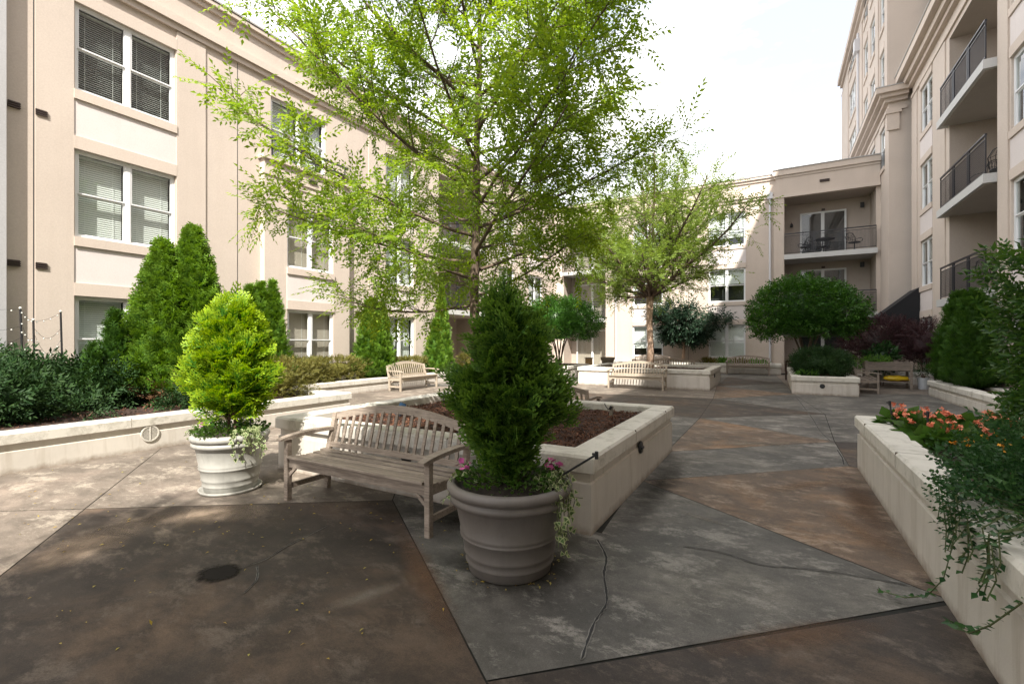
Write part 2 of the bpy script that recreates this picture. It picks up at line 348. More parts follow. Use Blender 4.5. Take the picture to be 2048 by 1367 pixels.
def frond(seed=0, n=12, sub=3, w=.055, spread=.5):     # flat fern-like spray of scale foliage
    r = np.random.default_rng(seed); V = []; Q = []; T = []
    def strip(a, b_, wa, wb, ta, tb):
        a = np.array(a); b_ = np.array(b_); d = b_-a; x = np.array([d[1], -d[0], 0]); x = x/np.linalg.norm(x)
        k = len(V); V.extend([a-x*wa, a+x*wa, b_+x*wb, b_-x*wb]); Q.append((k, k+1, k+2, k+3)); T.extend([ta, ta, tb, tb])
    strip((0, 0, 0), (0, .5, .04), w*.35, w*.4, 0, .4); strip((0, .5, .04), (0, 1, -.05), w*.4, w*.15, .4, 1)
    for k, t in enumerate(np.linspace(.12, .93, n)):
        sd = 1 if k % 2 else -1; ln = (spread*(1-t)**.75+.07)*r.uniform(.75, 1.15); a = R(r.uniform(38, 55))
        p = np.array([0, t, .05*math.sin(3*t)]); d = np.array([sd*math.sin(a), math.cos(a), r.uniform(-.2, .1)])
        strip(p, p+d*ln, w*.5, w*.22, t*.6, .5+.5*t)
        for j in range(sub):
            u = .35+.5*j/max(1, sub-1) if sub > 1 else .6
            pp = p+d*ln*u; aa = a+(R(42) if j % 2 else -R(42)); dd = np.array([sd*math.sin(aa), math.cos(aa), 0]); l2 = ln*.42*(1.1-u*.5)
            strip(pp, pp+dd*l2, w*.42, w*.2, .4+.4*t, .75+.25*t)
    return np.array(V), np.array(Q), np.array(T)
LEAF = leaf(); LANCE = leaf(.3); BROAD = leaf(.62, .1)
SPRIGS = [sprig(seed=k) for k in range(4)]; FRONDS = [frond(k, 8, 3, .085, .55) for k in range(4)]; FRONDL = [frond(k+9, 7, 2, .10, .5) for k in range(3)]
def dirs(n, r=rng): return norm(r.normal(size=(n, 3)))
def lumps(U, k=14, amp=.16, seed=1, sharp=9):
    r = np.random.default_rng(seed); C = norm(r.normal(size=(k, 3))); a = r.uniform(.4, 1, k)
    return 1+amp*((np.exp(sharp*(U@C.T-1))*a).sum(1)-.35)
def blob_core(name, rad, cz, mat, parent, seed=1, k=.78, amp=.16, lk=14, nu=22, nv=14):
    V = []; Q = []
    for i in range(nv+1):
        for j in range(nu):
            th = math.pi*(i+.02)/(nv+.04); a = 2*math.pi*j/nu; V.append((math.sin(th)*math.cos(a), math.sin(th)*math.sin(a), math.cos(th)))
    V = np.array(V); V = V*lumps(V, lk, amp, seed)[:, None]*k*np.array(rad)+np.array([0, 0, cz])
    for i in range(nv):
        for j in range(nu): Q.append((i*nu+j, (i+1)*nu+j, (i+1)*nu+(j+1) % nu, i*nu+(j+1) % nu))
    return V, np.array(Q), np.zeros(len(V))
def shrub(name, loc, rad, cz, n, size, mat, label, cat='shrub', proto=None, seed=1, group=None, amp=.16, lk=14, core=True, up=.35, shell=.72, stems=3, stemmat=None, parts=('foliage', 'stem'), flat_bottom=-.75, jit=.75, box=0, into=None):
    r = np.random.default_rng(seed); t = into or thing(name, loc, label, cat, group); o = np.array([0, 0, 0]) if not into else np.array(loc)-np.array(into.location)
    U = dirs(int(n*1.3), r); U = U[U[:, 2] > flat_bottom][:n]
    Uu = U if not box else np.sign(U)*np.abs(U)**(1-box)/np.max(np.abs(U)**(1-box), axis=1, keepdims=True)*.8
    rr = lumps(U, lk, amp, seed)*r.uniform(shell, 1.04, len(U))
    P = Uu*rr[:, None]*np.array(rad)+np.array([0, 0, cz])+o
    D = norm(U*np.array([1, 1, .8])+np.array([0, 0, up])+r.normal(0, jit*.5, (len(U), 3))); N = norm(U*.6+np.array([0, 0, .6])+r.normal(0, jit, (len(U), 3)))
    Lv = Leaves(); pr = proto if isinstance(proto, list) else [proto or LEAF]
    for k, p_ in enumerate(pr): 
        s_ = slice(k, None, len(pr)); Lv.add(place(p_, P[s_], D[s_], N[s_], size*r.uniform(.65, 1.2, len(P[s_]))))
    if core: v, q, tt = blob_core(name, rad, cz, None, None, seed, shell*.94 if not box else shell*.75, amp, lk); Lv.add((v+o, q, tt))
    Lv.build(parts[0], mat, t)
    if stems:
        b_ = MB()
        for k in range(stems):
            a = 2*math.pi*k/stems+seed; q = Vector((math.cos(a)*rad[0]*.35, math.sin(a)*rad[1]*.35, cz-rad[2]*.2)); z0 = 0
            b_.tube([(q.x*.25+o[0], q.y*.25+o[1], z0+o[2]), (q.x*.6+o[0], q.y*.6+o[1], q.z*.55+o[2]), (q.x+o[0], q.y+o[1], q.z+o[2])], [.018, .014, .008], 5)
        b_.build(parts[1], stemmat or M['brownstem'], t, world=False)
    return t
def conifer(name, loc, h, r0, n, size, mat, label, seed=1, cat='conifer', protos=None, spikes=((0, 0, 1, 1),), base=.05, group=None, pw=.8, dome=.12, up=.9, lumpy=.12, out_=.8, trunk=.04, Rj=.3, core=.72):
    """spikes: (dx, dy, height fraction, radius fraction) leaders that share a base"""
    r = np.random.default_rng(seed); t = thing(name, loc, label, cat, group); Lv = Leaves(); protos = protos or FRONDL; bm = MB()
    for si, (dx, dy, hf, rf) in enumerate(spikes):
        H = h*hf; m_ = int(n*hf*rf); z = r.power(1.25, m_); z = 1-z if False else r.uniform(0, 1, m_)**1.35
        prof = lambda zz: np.clip(1-zz, 0, 1)**pw*np.clip(zz/dome, 0, 1)**.5
        a = r.uniform(0, 2*math.pi, m_); U = np.stack([np.cos(a), np.sin(a), (z-.5)*3], 1)
        lr = 1+lumpy*np.sin(a*3+z*9+seed)+lumpy*.8*np.sin(a*5-z*17+seed*2+si)+lumpy*.6*np.sin(a*9+z*31)
        rad = r0*rf*prof(z)*lr*r.uniform(.72, 1.03, m_)
        P = np.stack([dx+np.cos(a)*rad, dy+np.sin(a)*rad, base+z*(H-base)], 1)
        D = norm(np.stack([np.cos(a)*out_, np.sin(a)*out_, np.full(m_, up)], 1)+r.normal(0, Rj, (m_, 3)))
        N = norm(np.stack([np.cos(a), np.sin(a), np.full(m_, .3)], 1)+r.normal(0, .5, (m_, 3)))
        for k, p_ in enumerate(protos):
            s_ = slice(k, None, len(protos)); Lv.add(place(p_, P[s_]-D[s_]*size*.35, D[s_], N[s_], size*r.uniform(.7, 1.2, len(P[s_]))))
        if core:
            nu = 20; zs = np.linspace(0.01, .985, 14); V = []; Q = []
            for i, zz in enumerate(zs):
                for j in range(nu):
                    aa = 2*math.pi*j/nu; l_ = 1+lumpy*math.sin(aa*3+zz*9+seed)+lumpy*.8*math.sin(aa*5-zz*17+seed*2+si)
                    rr = r0*rf*float(prof(np.array(zz)))*l_*core; V.append((dx+math.cos(aa)*rr, dy+math.sin(aa)*rr, base+zz*(H-base)))
            for i in range(len(zs)-1):
                for j in range(nu): Q.append((i*nu+j, i*nu+(j+1) % nu, (i+1)*nu+(j+1) % nu, (i+1)*nu+j))
            Lv.add((np.array(V), np.array(Q), np.zeros(len(V))))
        bm.tube([(dx*.6, dy*.6, 0), (dx, dy, H*.35), (dx, dy, H*.9)], [trunk, trunk*.7, .006], 6)
    Lv.build('foliage', mat, t); bm.build('trunk', M['brownstem'], t, world=False)
    return t

def tree(name, loc, label, cat, trunk_pts, trunk_r, env, limbs, mat, barkmat, seed, leafsize=.30, sub=9, twig=8, z_start=.28, elev=(20, 62), sprigs=None, curve=.35, limb_r=.035, extra=None, fork=False, group=None, dens=1.0, parts_label=None, twn=2, bm_=None, upb=(-.25, .15)):
    """branching tree; env=(cx,cy,cz,rx,ry,rz) is the crown's ellipsoid in local coordinates"""
    r = random.Random(seed); nr = np.random.default_rng(seed); t = thing(name, loc, label, cat, group)
    tk = [Vector(p) for p in trunk_pts]; bt = MB(); bb = MB(); n = len(tk)
    bt.tube(tk, trunk_r, 12); P = []; D = []; N = []
    C = Vector(env[:3]); E = Vector(env[3:])
    def reach(p, d):
        q = Vector(((p.x-C.x)/E.x, (p.y-C.y)/E.y, (p.z-C.z)/E.z)); e = Vector((d.x/E.x, d.y/E.y, d.z/E.z))
        a = e.dot(e); b_ = 2*q.dot(e); c = q.dot(q)-1; dd = b_*b_-4*a*c
        if dd <= 0: return .5
        return max(.25, (-b_+math.sqrt(dd))/(2*a))
    def trunk_at(u):
        x = u*(n-1); i = min(int(x), n-2); return tk[i].lerp(tk[i+1], x-i), trunk_r[i]+(trunk_r[i+1]-trunk_r[i])*(x-i)
    def poly(p, d, ln, m_, bend, wob):
        pts = [p.copy()]; d = d.normalized()
        for k in range(m_):
            d = (d+bend/m_+Vector((r.gauss(0, wob), r.gauss(0, wob), r.gauss(0, wob)))).normalized(); pts.append(pts[-1]+d*ln/m_)
        return pts
    def twigs(pts, count, ln):
        for k in range(count):
            u = r.uniform(.12, 1)*(len(pts)-1); i = min(int(u), len(pts)-2); p = pts[i].lerp(pts[i+1], u-i); ax = (pts[i+1]-pts[i]).normalized()
            d = (ax*.75+Vector(dirs(1, nr)[0])*.8+Vector((0, 0, r.uniform(*upb)))).normalized()
            P.append(p); D.append(d); N.append(Vector((r.gauss(0, .4), r.gauss(0, .4), 1)))
        P.append(pts[-1]); D.append((pts[-1]-pts[-2]).normalized()); N.append(Vector((0, 0, 1)))
    for k in range(limbs):
        u = z_start+(1-z_start)*(k+.5)/limbs*.97 if not fork else 1.
        p, tr = trunk_at(min(u, .999)); az = k*2.39996+seed+r.uniform(-.3, .3)
        f = (k+.5)/limbs; el = R(elev[0]+(elev[1]-elev[0])*(f**1.2)+r.uniform(-7, 7))
        d = Vector((math.cos(az)*math.cos(el), math.sin(az)*math.cos(el), math.sin(el)))
        ln = reach(p, d)*r.uniform(.78, 1.02); pts = poly(p, d, ln, 9, Vector((0, 0, curve)), .05)
        lr = min(tr*.75, limb_r*(ln/2.5)**.7); rad = [lr*(1-.85*i/9)+.003 for i in range(10)]; bb.tube(pts, rad, 6)
        ns = int(sub*ln/2.2)+2
        for j in range(ns):
            uu = (.18+.80*(j+r.random())/ns)*9; i = min(int(uu), 8); q = pts[i].lerp(pts[i+1], uu-i); ax = (pts[i+1]-pts[i]).normalized()
            sd = ax.cross(Vector((0, 0, 1))); sd = sd.normalized() if sd.length > .1 else Vector((1, 0, 0)); sd = sd*(1 if j % 2 else -1)
            dd = (ax*r.uniform(.5, .9)+sd*r.uniform(.5, 1)+Vector((0, 0, r.uniform(-.35, .5)))).normalized()
            l2 = min(reach(q, dd)*1.05, ln*.42*(1.15-uu/9*.7))*r.uniform(.6, 1.05); p2 = poly(q, dd, l2, 5, Vector((0, 0, -.05)), .09)
            bb.tube(p2, [max(.0035, rad[i]*.5*(1-.8*w_/5)) for w_ in range(6)], 4, cap=False)
            twigs(p2, max(2, int(twig*l2*dens)), .3)
            for h_ in range(twn):
                uq = r.uniform(.3, .95)*5; ii = min(int(uq), 4); q3 = p2[ii].lerp(p2[ii+1], uq-ii); d3 = ((p2[ii+1]-p2[ii]).normalized()*.6+Vector(dirs(1, nr)[0])*.8).normalized()
                p3 = poly(q3, d3, l2*r.uniform(.3, .55), 3, Vector((0, 0, -.1)), .1); bb.tube(p3, [.005, .004, .003, .002], 3, cap=False); twigs(p3, max(2, int(twig*.5*dens)), .3)
        twigs(pts[5:], int(4*dens), .3)
    P = np.array(P); D = np.array(D); N = np.array(N); Lv = Leaves(); sprigs = sprigs or SPRIGS
    for k, s_ in enumerate(sprigs):
        sl = slice(k, None, len(sprigs)); Lv.add(place(s_, P[sl], D[sl], N[sl], leafsize*nr.uniform(.7, 1.25, len(P[sl]))))
    bt.build('trunk', barkmat, t, smooth=True, world=False); bb.build('branches', bm_ or barkmat, t, smooth=True, world=False); Lv.build('foliage', mat, t)
    print(name, 'sprigs', len(P)); return t

# ------------------------------------------------------------------ ground
def gpt(x, y, z=0):      # where a point of the ground seen at (x, y) in the survey lies
    d = F*(EYE-z)/(y-683.5); lat = (x-1024)/F*d; c, s_ = math.cos(R(YAW)), math.sin(R(YAW))
    return Vector((lat*c-d*s_, d*c+lat*s_, z))
b = MB(); b.add([(-600, -600, -.004), (600, -600, -.004), (600, 600, -.004), (-600, 600, -.004)], [(0, 1, 2, 3)])
tag(b.build('ground', M['joint']), kind='structure')
def inset(poly, d):
    out_ = []; n_ = len(poly)
    A = sum(poly[i][0]*poly[(i+1) % n_][1]-poly[(i+1) % n_][0]*poly[i][1] for i in range(n_))
    if A < 0: poly = poly[::-1]
    for i in range(n_):
        p0, p1, p2 = [Vector(poly[(i+k) % n_][:2]) for k in (-1, 0, 1)]
        e1 = (p1-p0).normalized(); e2 = (p2-p1).normalized(); n1 = Vector((-e1.y, e1.x)); n2 = Vector((-e2.y, e2.x))
        bis = (n1+n2); bis = bis.normalized() if bis.length > 1e-6 else n1; k = d/max(.25, bis.dot(n1)); out_.append(p1+bis*k)
    return out_
G = lambda x, y: tuple(gpt(x, y)[:2])
# joint crossings (metres), surveyed from the pattern of triangles between the planters
a1 = G(785, 1000); a2 = G(972, 1362); a3 = G(1284, 961); a4 = G(1699, 932); a5 = G(1900, 1200); a6 = G(0, 1152); a7 = G(330, 890); a8 = G(0, 1022)
ext = lambda p, q, k: (p[0]+(q[0]-p[0])*k, p[1]+(q[1]-p[1])*k)
a2f = ext(a1, a2, 1.0); a2g = ext(a1, a2, 2.2)
leftJ = ext(a7, a6, 2.0)

def isect(p, q, r_, s_):
    d1 = (q[0]-p[0], q[1]-p[1]); d2 = (s_[0]-r_[0], s_[1]-r_[1]); den = d1[0]*d2[1]-d1[1]*d2[0]; t_ = ((r_[0]-p[0])*d2[1]-(r_[1]-p[1])*d2[0])/den
    return (p[0]+d1[0]*t_, p[1]+d1[1]*t_)
xc = isect(a8, a1, a7, a6)      # left joint meets the joint under the bench
xl = (-8.3, a1[1]+(a8[1]-a1[1])*(-8.3-a1[0])/(a8[0]-a1[0]))
polys = []
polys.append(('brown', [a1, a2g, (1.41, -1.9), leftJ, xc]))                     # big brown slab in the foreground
polys.append(('grey', [a1, a2, a5, a3, (a3[0]-.05, a3[1]), (-1.25, 3.7), (-3.6, 3.8)]))
polys.append(('rust', [a3, a5, (1.0, a5[1]), (1.0, 7.15), (a4[0], a4[1]+.01)]))
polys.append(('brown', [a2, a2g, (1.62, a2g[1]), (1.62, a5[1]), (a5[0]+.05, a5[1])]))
polys.append(('grey', [(a3[0], a3[1]), a4, (.82, 8.9), (-1.36, 6.9)]))
polys.append(('tan', [xc, leftJ, (1.41, -1.9), (1.41, -9), (-8.3, -9), xl]))
polys.append(('tan', [xc, xl, (-8.3, 5.2), a7]))
polys.append(('tan', [xc, a7, (-5.25, 5.9), (-5.25, 3.8), (-3.6, 3.8), a1]))
polys.append(('tan', [a7, (-8.3, 5.2), (-8.3, 7.2), (-5.35, 7.2), (-5.35, 5.9)]))
# corridor and far court, zigzag triangles
zz = [(-1.36, 6.9), (.82, 8.9), (-1.36, 10.3), (.95, 12.2), (-1.5, 14.0), (.5, 16.4), (-1.8, 18.0), (.3, 20.5), (-1.9, 23.0), (0, 25.8)]
cols = ['rust', 'grey', 'brown', 'grey', 'rust', 'grey', 'brown', 'grey', 'rust']
for k in range(len(zz)-2):
    side = zz[k], zz[k+1], zz[k+2]; polys.append((cols[k % len(cols)], list(side)))
polys.append(('grey', [zz[-2], zz[-1], (-1.9, 25.8)]))
polys.append(('brown', [(.82, 7.2), (5.1, 7.2), (5.1, 10.5), (.82, 8.9)])); polys.append(('grey', [(.82, 8.9), (5.1, 10.5), (5.1, 14.3), (.95, 12.2)]))
polys.append(('grey', [(.95, 12.2), (5.1, 14.3), (5.1, 19), (.5, 16.4)])); polys.append(('tan', [(.5, 16.4), (5.1, 19), (5.1, 27), (0, 25.8), (.3, 20.5)]))
polys.append(('grey', [(-8.3, 7.2), (-1.36, 7.0), (-1.36, 10.3), (-8.3, 9.6)])); polys.append(('brown', [(-8.3, 9.6), (-1.36, 10.3), (-1.5, 14.), (-8.3, 13.2)]))
polys.append(('tan', [(-8.3, 13.2), (-1.5, 14), (-1.8, 18), (-8.3, 17.2)])); polys.append(('grey', [(-8.3, 17.2), (-1.8, 18), (-1.9, 25.8), (-8.3, 25.8)]))
polys.append(('tan', [(-11.4, 6.8), (-8.3, 7.2), (-8.3, 13.2), (-11.4, 13)])); polys.append(('grey', [(-11.4, 13), (-8.3, 13.2), (-8.3, 27), (-11.4, 27)]))
polys.append(('brown', [(1.62, -6), (5, -6), (5, 7.2), (1.05, 7.2), (1.05, a5[1])]))
b = MB(); mats = ['brown', 'rust', 'grey', 'tan']
for c, pl in polys:
    pl = inset([Vector((p[0], p[1])) for p in pl], .005); b.add([(p.x, p.y, .002) for p in pl], [tuple(range(len(pl)))], mats.index(c))
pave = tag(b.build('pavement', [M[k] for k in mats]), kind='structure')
def ribbon(bm, pts, wd, z, mi, jit=0., seed=3, sub=8):
    r_ = random.Random(seed); Pn = []
    for i in range(len(pts)-1):
        for k in range(sub):
            t_ = k/sub; a_, b_, c_, d_ = pts[max(i-1, 0)], pts[i], pts[i+1], pts[min(i+2, len(pts)-1)]
            p = .5*((2*b_)+(c_-a_)*t_+(2*a_-5*b_+4*c_-d_)*t_*t_+(3*b_-a_-3*c_+d_)*t_**3); Pn.append(p+Vector((r_.gauss(0, jit), r_.gauss(0, jit), 0)))
    Pn.append(pts[-1]); vs = []; fs = []
    for i, p in enumerate(Pn):
        d = (Pn[min(i+1, len(Pn)-1)]-Pn[max(i-1, 0)]).normalized(); x = Vector((-d.y, d.x, 0)); w_ = wd*r_.uniform(.45, 1.3)*(.35 if i in (0, len(Pn)-1) else 1)
        vs += [(p.x+x.x*w_, p.y+x.y*w_, z), (p.x-x.x*w_, p.y-x.y*w_, z)]
        if i: fs.append((2*i-2, 2*i-1, 2*i+1, 2*i))
    bm.add(vs, fs, mi)
b = MB()
cracks = [([(1195, 1080), (1212, 1115), (1208, 1150), (1213, 1205), (1190, 1245), (1163, 1320)], .008),
          ([(1365, 1093), (1440, 1105), (1520, 1130), (1600, 1137), (1700, 1150), (1820, 1172)], .0035),
          ([(1674, 900), (1684, 915), (1688, 930)], .009), ([(1590, 792), (1620, 830), (1640, 862), (1664, 885)], .007),
          ([(484, 1135), (530, 1120), (570, 1095), (610, 1075), (655, 1052)], .003), ([(515, 1132), (513, 1160), (488, 1187)], .004)]
for k, (pts, wd) in enumerate(cracks):
    P = [gpt(*p) for p in pts]; ribbon(b, P, wd*1.6, .006, 1, .0012, k); ribbon(b, P, wd*.8, .009, 0, .0012, k)
tag(b.build('pavement_crack', [M['crack'], M['crackedge']]), kind='structure')
# dirt that fades out: a damp patch in the brown slab and grime round the feet of the pots
def stain(x, y, rx, ry, c, name, hard=.35, z=.006, rot=0, dens=1.):
    m, n, b = newmat(name); v = ocoords(n); L2 = n.links; o = [q for q in n.nodes if q.type == 'OUTPUT_MATERIAL'][0]
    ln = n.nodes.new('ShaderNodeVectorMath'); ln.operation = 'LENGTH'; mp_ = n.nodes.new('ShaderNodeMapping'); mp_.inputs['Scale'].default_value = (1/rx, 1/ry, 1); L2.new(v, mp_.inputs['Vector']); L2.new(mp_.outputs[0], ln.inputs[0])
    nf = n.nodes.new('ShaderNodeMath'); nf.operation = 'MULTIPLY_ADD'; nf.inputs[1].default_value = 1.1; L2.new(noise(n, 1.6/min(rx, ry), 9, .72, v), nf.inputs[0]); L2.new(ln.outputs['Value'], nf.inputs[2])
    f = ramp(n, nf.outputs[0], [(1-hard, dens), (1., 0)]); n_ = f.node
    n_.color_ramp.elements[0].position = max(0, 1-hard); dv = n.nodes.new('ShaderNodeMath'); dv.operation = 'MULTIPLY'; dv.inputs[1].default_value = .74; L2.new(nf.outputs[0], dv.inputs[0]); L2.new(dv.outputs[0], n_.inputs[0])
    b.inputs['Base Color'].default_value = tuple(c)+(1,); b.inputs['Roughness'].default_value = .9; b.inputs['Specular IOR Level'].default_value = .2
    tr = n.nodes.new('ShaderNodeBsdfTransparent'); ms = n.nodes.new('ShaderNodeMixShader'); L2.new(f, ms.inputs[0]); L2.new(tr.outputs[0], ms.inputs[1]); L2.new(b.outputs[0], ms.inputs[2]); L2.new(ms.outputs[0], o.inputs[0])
    q = MB(); q.add([(rx*1.3*math.cos(a_), ry*1.3*math.sin(a_), 0) for a_ in [k*math.pi/16 for k in range(32)]], [tuple(range(32))]); o_ = q.build(name, m, world=False); o_.location = (x, y, z); o_.rotation_euler = (0, 0, rot); tag(o_, kind='structure')
c = gpt(440, 1146)
stain(c.x, c.y, .20, .17, (.012, .010, .008), 'damp_patch', .22)
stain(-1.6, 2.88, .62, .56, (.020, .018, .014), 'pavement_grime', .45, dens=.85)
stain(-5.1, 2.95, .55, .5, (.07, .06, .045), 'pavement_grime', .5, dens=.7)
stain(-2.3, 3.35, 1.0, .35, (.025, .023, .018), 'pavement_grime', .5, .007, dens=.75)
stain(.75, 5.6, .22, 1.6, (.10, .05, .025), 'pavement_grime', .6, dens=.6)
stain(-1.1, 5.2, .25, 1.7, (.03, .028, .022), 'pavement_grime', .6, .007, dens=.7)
for k, (x_, y_, rr_, l_, cc) in enumerate((((20, 1165), (300, 1030), .22, .85, (.30, .225, .165)), ((230, 1040), (560, 1022), .22, .85, (.30, .23, .17)), ((800, 1050), (930, 1330), .10, .7, (.16, .09, .052)), ((1500, 985), (1700, 960), .12, .5, (.20, .12, .07)), ((1640, 1010), (1820, 1130), .10, .6, (.22, .125, .07)), ((1360, 1310), (1800, 1240), .10, .6, (.17, .10, .06)))):  # first two bands paint sunlit brightness onto the slab's paler border; others are stains
    p, q = gpt(*x_), gpt(*y_); d_ = q-p; stain((p.x+q.x)/2, (p.y+q.y)/2, d_.length*.6, rr_*1.6, cc, 'pavement_stain_and_sunlight', .75, .0045, math.atan2(d_.y, d_.x), dens=l_)
for k, (x_, y_, rr_, l_) in enumerate((((1500, 1225), (1540, 1280), .02, .3), ((1350, 1020), (1480, 1060), .03, .5), ((620, 1230), (830, 1160), .05, .6), ((1380, 870), (1680, 905), .05, .6), ((1300, 890), (1690, 885), .08, .6))):
    p, q = gpt(*x_), gpt(*y_); d_ = q-p; stain((p.x+q.x)/2, (p.y+q.y)/2, d_.length*.5, rr_*2.2, (.24, .21, .175), 'pavement_scuff', .7, .0075, math.atan2(d_.y, d_.x), dens=l_)
# fallen leaves
n_ = 170; Pf = []
for k in range(n_):
    x = random.uniform(10, 900); y = random.uniform(925, 1330) if random.random() < .3 else random.uniform(915, 1100); p = gpt(x, y); Pf.append((p.x, p.y, .012))
for k in range(60):
    a = random.uniform(0, 6.28); Pf.append((-1.65+random.uniform(.27, .4)*math.cos(a), 2.86+random.uniform(.27, .38)*math.sin(a), .012))
Pf = np.array(Pf); D = norm(np.stack([rng.normal(size=len(Pf)), rng.normal(size=len(Pf)), rng.normal(0, .05, len(Pf))], 1)); N = norm(np.stack([rng.normal(0, .2, len(Pf)), rng.normal(0, .2, len(Pf)), np.ones(len(Pf))], 1))
Lv = Leaves(); Lv.add(place(LEAF, Pf, D, N, rng.uniform(.015, .035, len(Pf)))); tag(Lv.build('fallen_leaves', M['fallen']), 'small yellow and brown leaves scattered over the paving', 'fallen leaves', kind='stuff')

# ------------------------------------------------------------------ planters and mulch
def ring(bm, x0, x1, y0, y1, prof, mi=0):
    vs = []
    for o_, z in prof: vs += [(x0-o_, y0-o_, z), (x1+o_, y0-o_, z), (x1+o_, y1+o_, z), (x0-o_, y1+o_, z)]
    fs = []
    for i in range(len(prof)-1):
        for j in range(4): fs.append((i*4+j, i*4+(j+1) % 4, (i+1)*4+(j+1) % 4, (i+1)*4+j))
    bm.add(vs, fs, mi)
def wall_light(parent, p, nrm, r_=.065):
    b = MB(); nrm = Vector(nrm); x = Vector((0, 0, 1)).cross(nrm)
    for k, (ro, ri, w0, w1) in enumerate(((1, .0, 0, .02),)):
        vs = []; n_ = 24
        for (rr, ww) in ((1, 0), (1, .016), (.88, .026), (.1, .028)):
            for i in range(n_):
                a = 2*math.pi*i/n_; vs.append(Vector(p)+x*math.cos(a)*rr*r_+Vector((0, 0, 1))*math.sin(a)*rr*r_*1.05+nrm*ww)
        fs = [(i*n_+j, i*n_+(j+1) % n_, (i+1)*n_+(j+1) % n_, (i+1)*n_+j) for i in range(3) for j in range(n_)]+[tuple(range(3*n_, 4*n_))]
        b.add(vs, fs)
    o_ = b.build('wall_light', M['black'], parent)
    b = MB(); b.bar(Vector(p)-x*r_*.7+nrm*.026-Vector((0, 0, .004)), Vector(p)+x*r_*.7+nrm*.026-Vector((0, 0, .004)), .03, .022); b.build('hood', M['rail'], o_)
def planter(x0, x1, y0, y1, h, label, soil=.11, lights=(), chips=0, mulch_label=None, name='planter'):
    t = thing(name, ((x0+x1)/2, (y0+y1)/2, 0), label, 'planter')
    b = MB(); ring(b, x0, x1, y0, y1, [(0, 0), (0, h-.235), (-.018, h-.225), (-.018, h-.15)]); b.build('wall', M['pwall'], t)
    b = MB(); ring(b, x0, x1, y0, y1, [(-.018, h-.15), (.018, h-.143), (.026, h-.135), (.026, h-.022), (.008, h), (-.235, h), (-.25, h-.012), (-.25, h-.3)])
    def jt(p, dx, dy):
        if dx: b.box((p-.002, dy[0], h-.13), (p+.002, dy[1], h+.0015), 1)
        else: b.box((dy[0], p-.002, h-.13), (dy[1], p+.002, h+.0015), 1)
    q = x0+1.1
    while q < x1-.6: jt(q, 1, (y0-.0275, y0+.23)); jt(q+.1, 1, (y1-.23, y1+.0275)); q += 1.55
    q = y0+1.2
    while q < y1-.6: jt(q, 0, (x0-.0275, x0+.23)); jt(q+.1, 0, (x1-.23, x1+.0275)); q += 1.55
    b.build('cap', [M['pcap'], M['stake']], t)
    for p, n_ in lights: wall_light(t, p, n_)
    if mulch_label:
        xi0, xi1, yi0, yi1 = x0+.2, x1-.2, y0+.2, y1-.2; nx = max(2, int((xi1-xi0)/.12)); ny = max(2, int((yi1-yi0)/.12))
        X, Y = np.meshgrid(np.linspace(xi0, xi1, nx), np.linspace(yi0, yi1, ny)); Z = h-soil+.025*np.sin(X*3.1+1)*np.sin(Y*2.3)+rng.normal(0, .008, X.shape)
        V = np.stack([X, Y, Z], -1).reshape(-1, 3); Q = np.array([(j*nx+i, j*nx+i+1, (j+1)*nx+i+1, (j+1)*nx+i) for j in range(ny-1) for i in range(nx-1)])
        P = np.stack([rng.uniform(xi0+.04, xi1-.04, chips), rng.uniform(yi0+.04, yi1-.04, chips)], 1); z = h-soil+.025*np.sin(P[:, 0]*3.1+1)*np.sin(P[:, 1]*2.3)+rng.uniform(-.002, .022, chips)
        P = np.concatenate([P, z[:, None]], 1); Lv = Leaves()
        D = norm(np.stack([rng.normal(size=chips), rng.normal(size=chips), rng.normal(0, .28, chips)], 1)); N = norm(np.stack([rng.normal(0, .45, chips), rng.normal(0, .45, chips), np.ones(chips)], 1))
        chip = (np.array([(-.12, 0, 0), (.14, .05, .02), (.1, 1, 0), (-.16, .9, .03), (-.05, .5, -.12)]), np.array([(0, 1, 2, 3), (0, 4, 3, 3)])[:1], np.zeros(5))
        chip = (chip[0][:4], chip[1], np.zeros(4))
        Lv.add(place(chip, P, D, N, rng.uniform(.018, .05, chips)))
        n0 = len(np.concatenate(Lv.V)); Lv.add((V, Q, np.zeros(len(V))))
        o_ = quadmesh('mulch', np.concatenate(Lv.V), np.concatenate(Lv.Q), [M['mulch'], M['mulchbase']], None, None, mi=[0]*chips+[1]*len(Q))
        tag(o_, mulch_label, 'mulch', kind='stuff')
    return t
planter(-5.4, -1.3, 3.6, 7.0, .65, 'cream rendered planter behind the near bench, holding the tall tree', lights=[((-1.3, 5.15, .42), (1, 0, 0)), ((-3.28, 3.6, .40), (0, -1, 0))], chips=26000, mulch_label='reddish bark mulch filling the planter behind the near bench')
planter(-12.3, -7.95, -6, 6.95, .50, 'long cream planter wall along the left side with a round louvred vent', chips=14000, mulch_label='dark bark mulch under the laurels in the left planter')
planter(-12.3, -11.1, 7.0, 21, .42, 'low cream planter wall behind the pale bench on the left', chips=1500, mulch_label='bark mulch under the azaleas beside the left building', soil=.08)
planter(-6.4, -1.85, 16.3, 19.8, .66, 'cream planter at the back holding the tree with tan peeling trunk', lights=[((-1.85, 17.6, .4), (1, 0, 0))], chips=7000, mulch_label='bark mulch around the tan trunk in the back planter')
planter(.45, 2.1, 16.5, 22.1, .55, 'narrow cream planter with a black round lamp, below the domed tree on the right', lights=[((1.22, 16.5, .27), (0, -1, 0))], chips=2500, mulch_label='mulch around the bushes of the narrow right planter')
planter(-8.7, .25, 25.6, 27.2, .50, 'low cream planter wall along the foot of the back building', chips=2500, mulch_label='mulch at the foot of the back building', soil=.06)
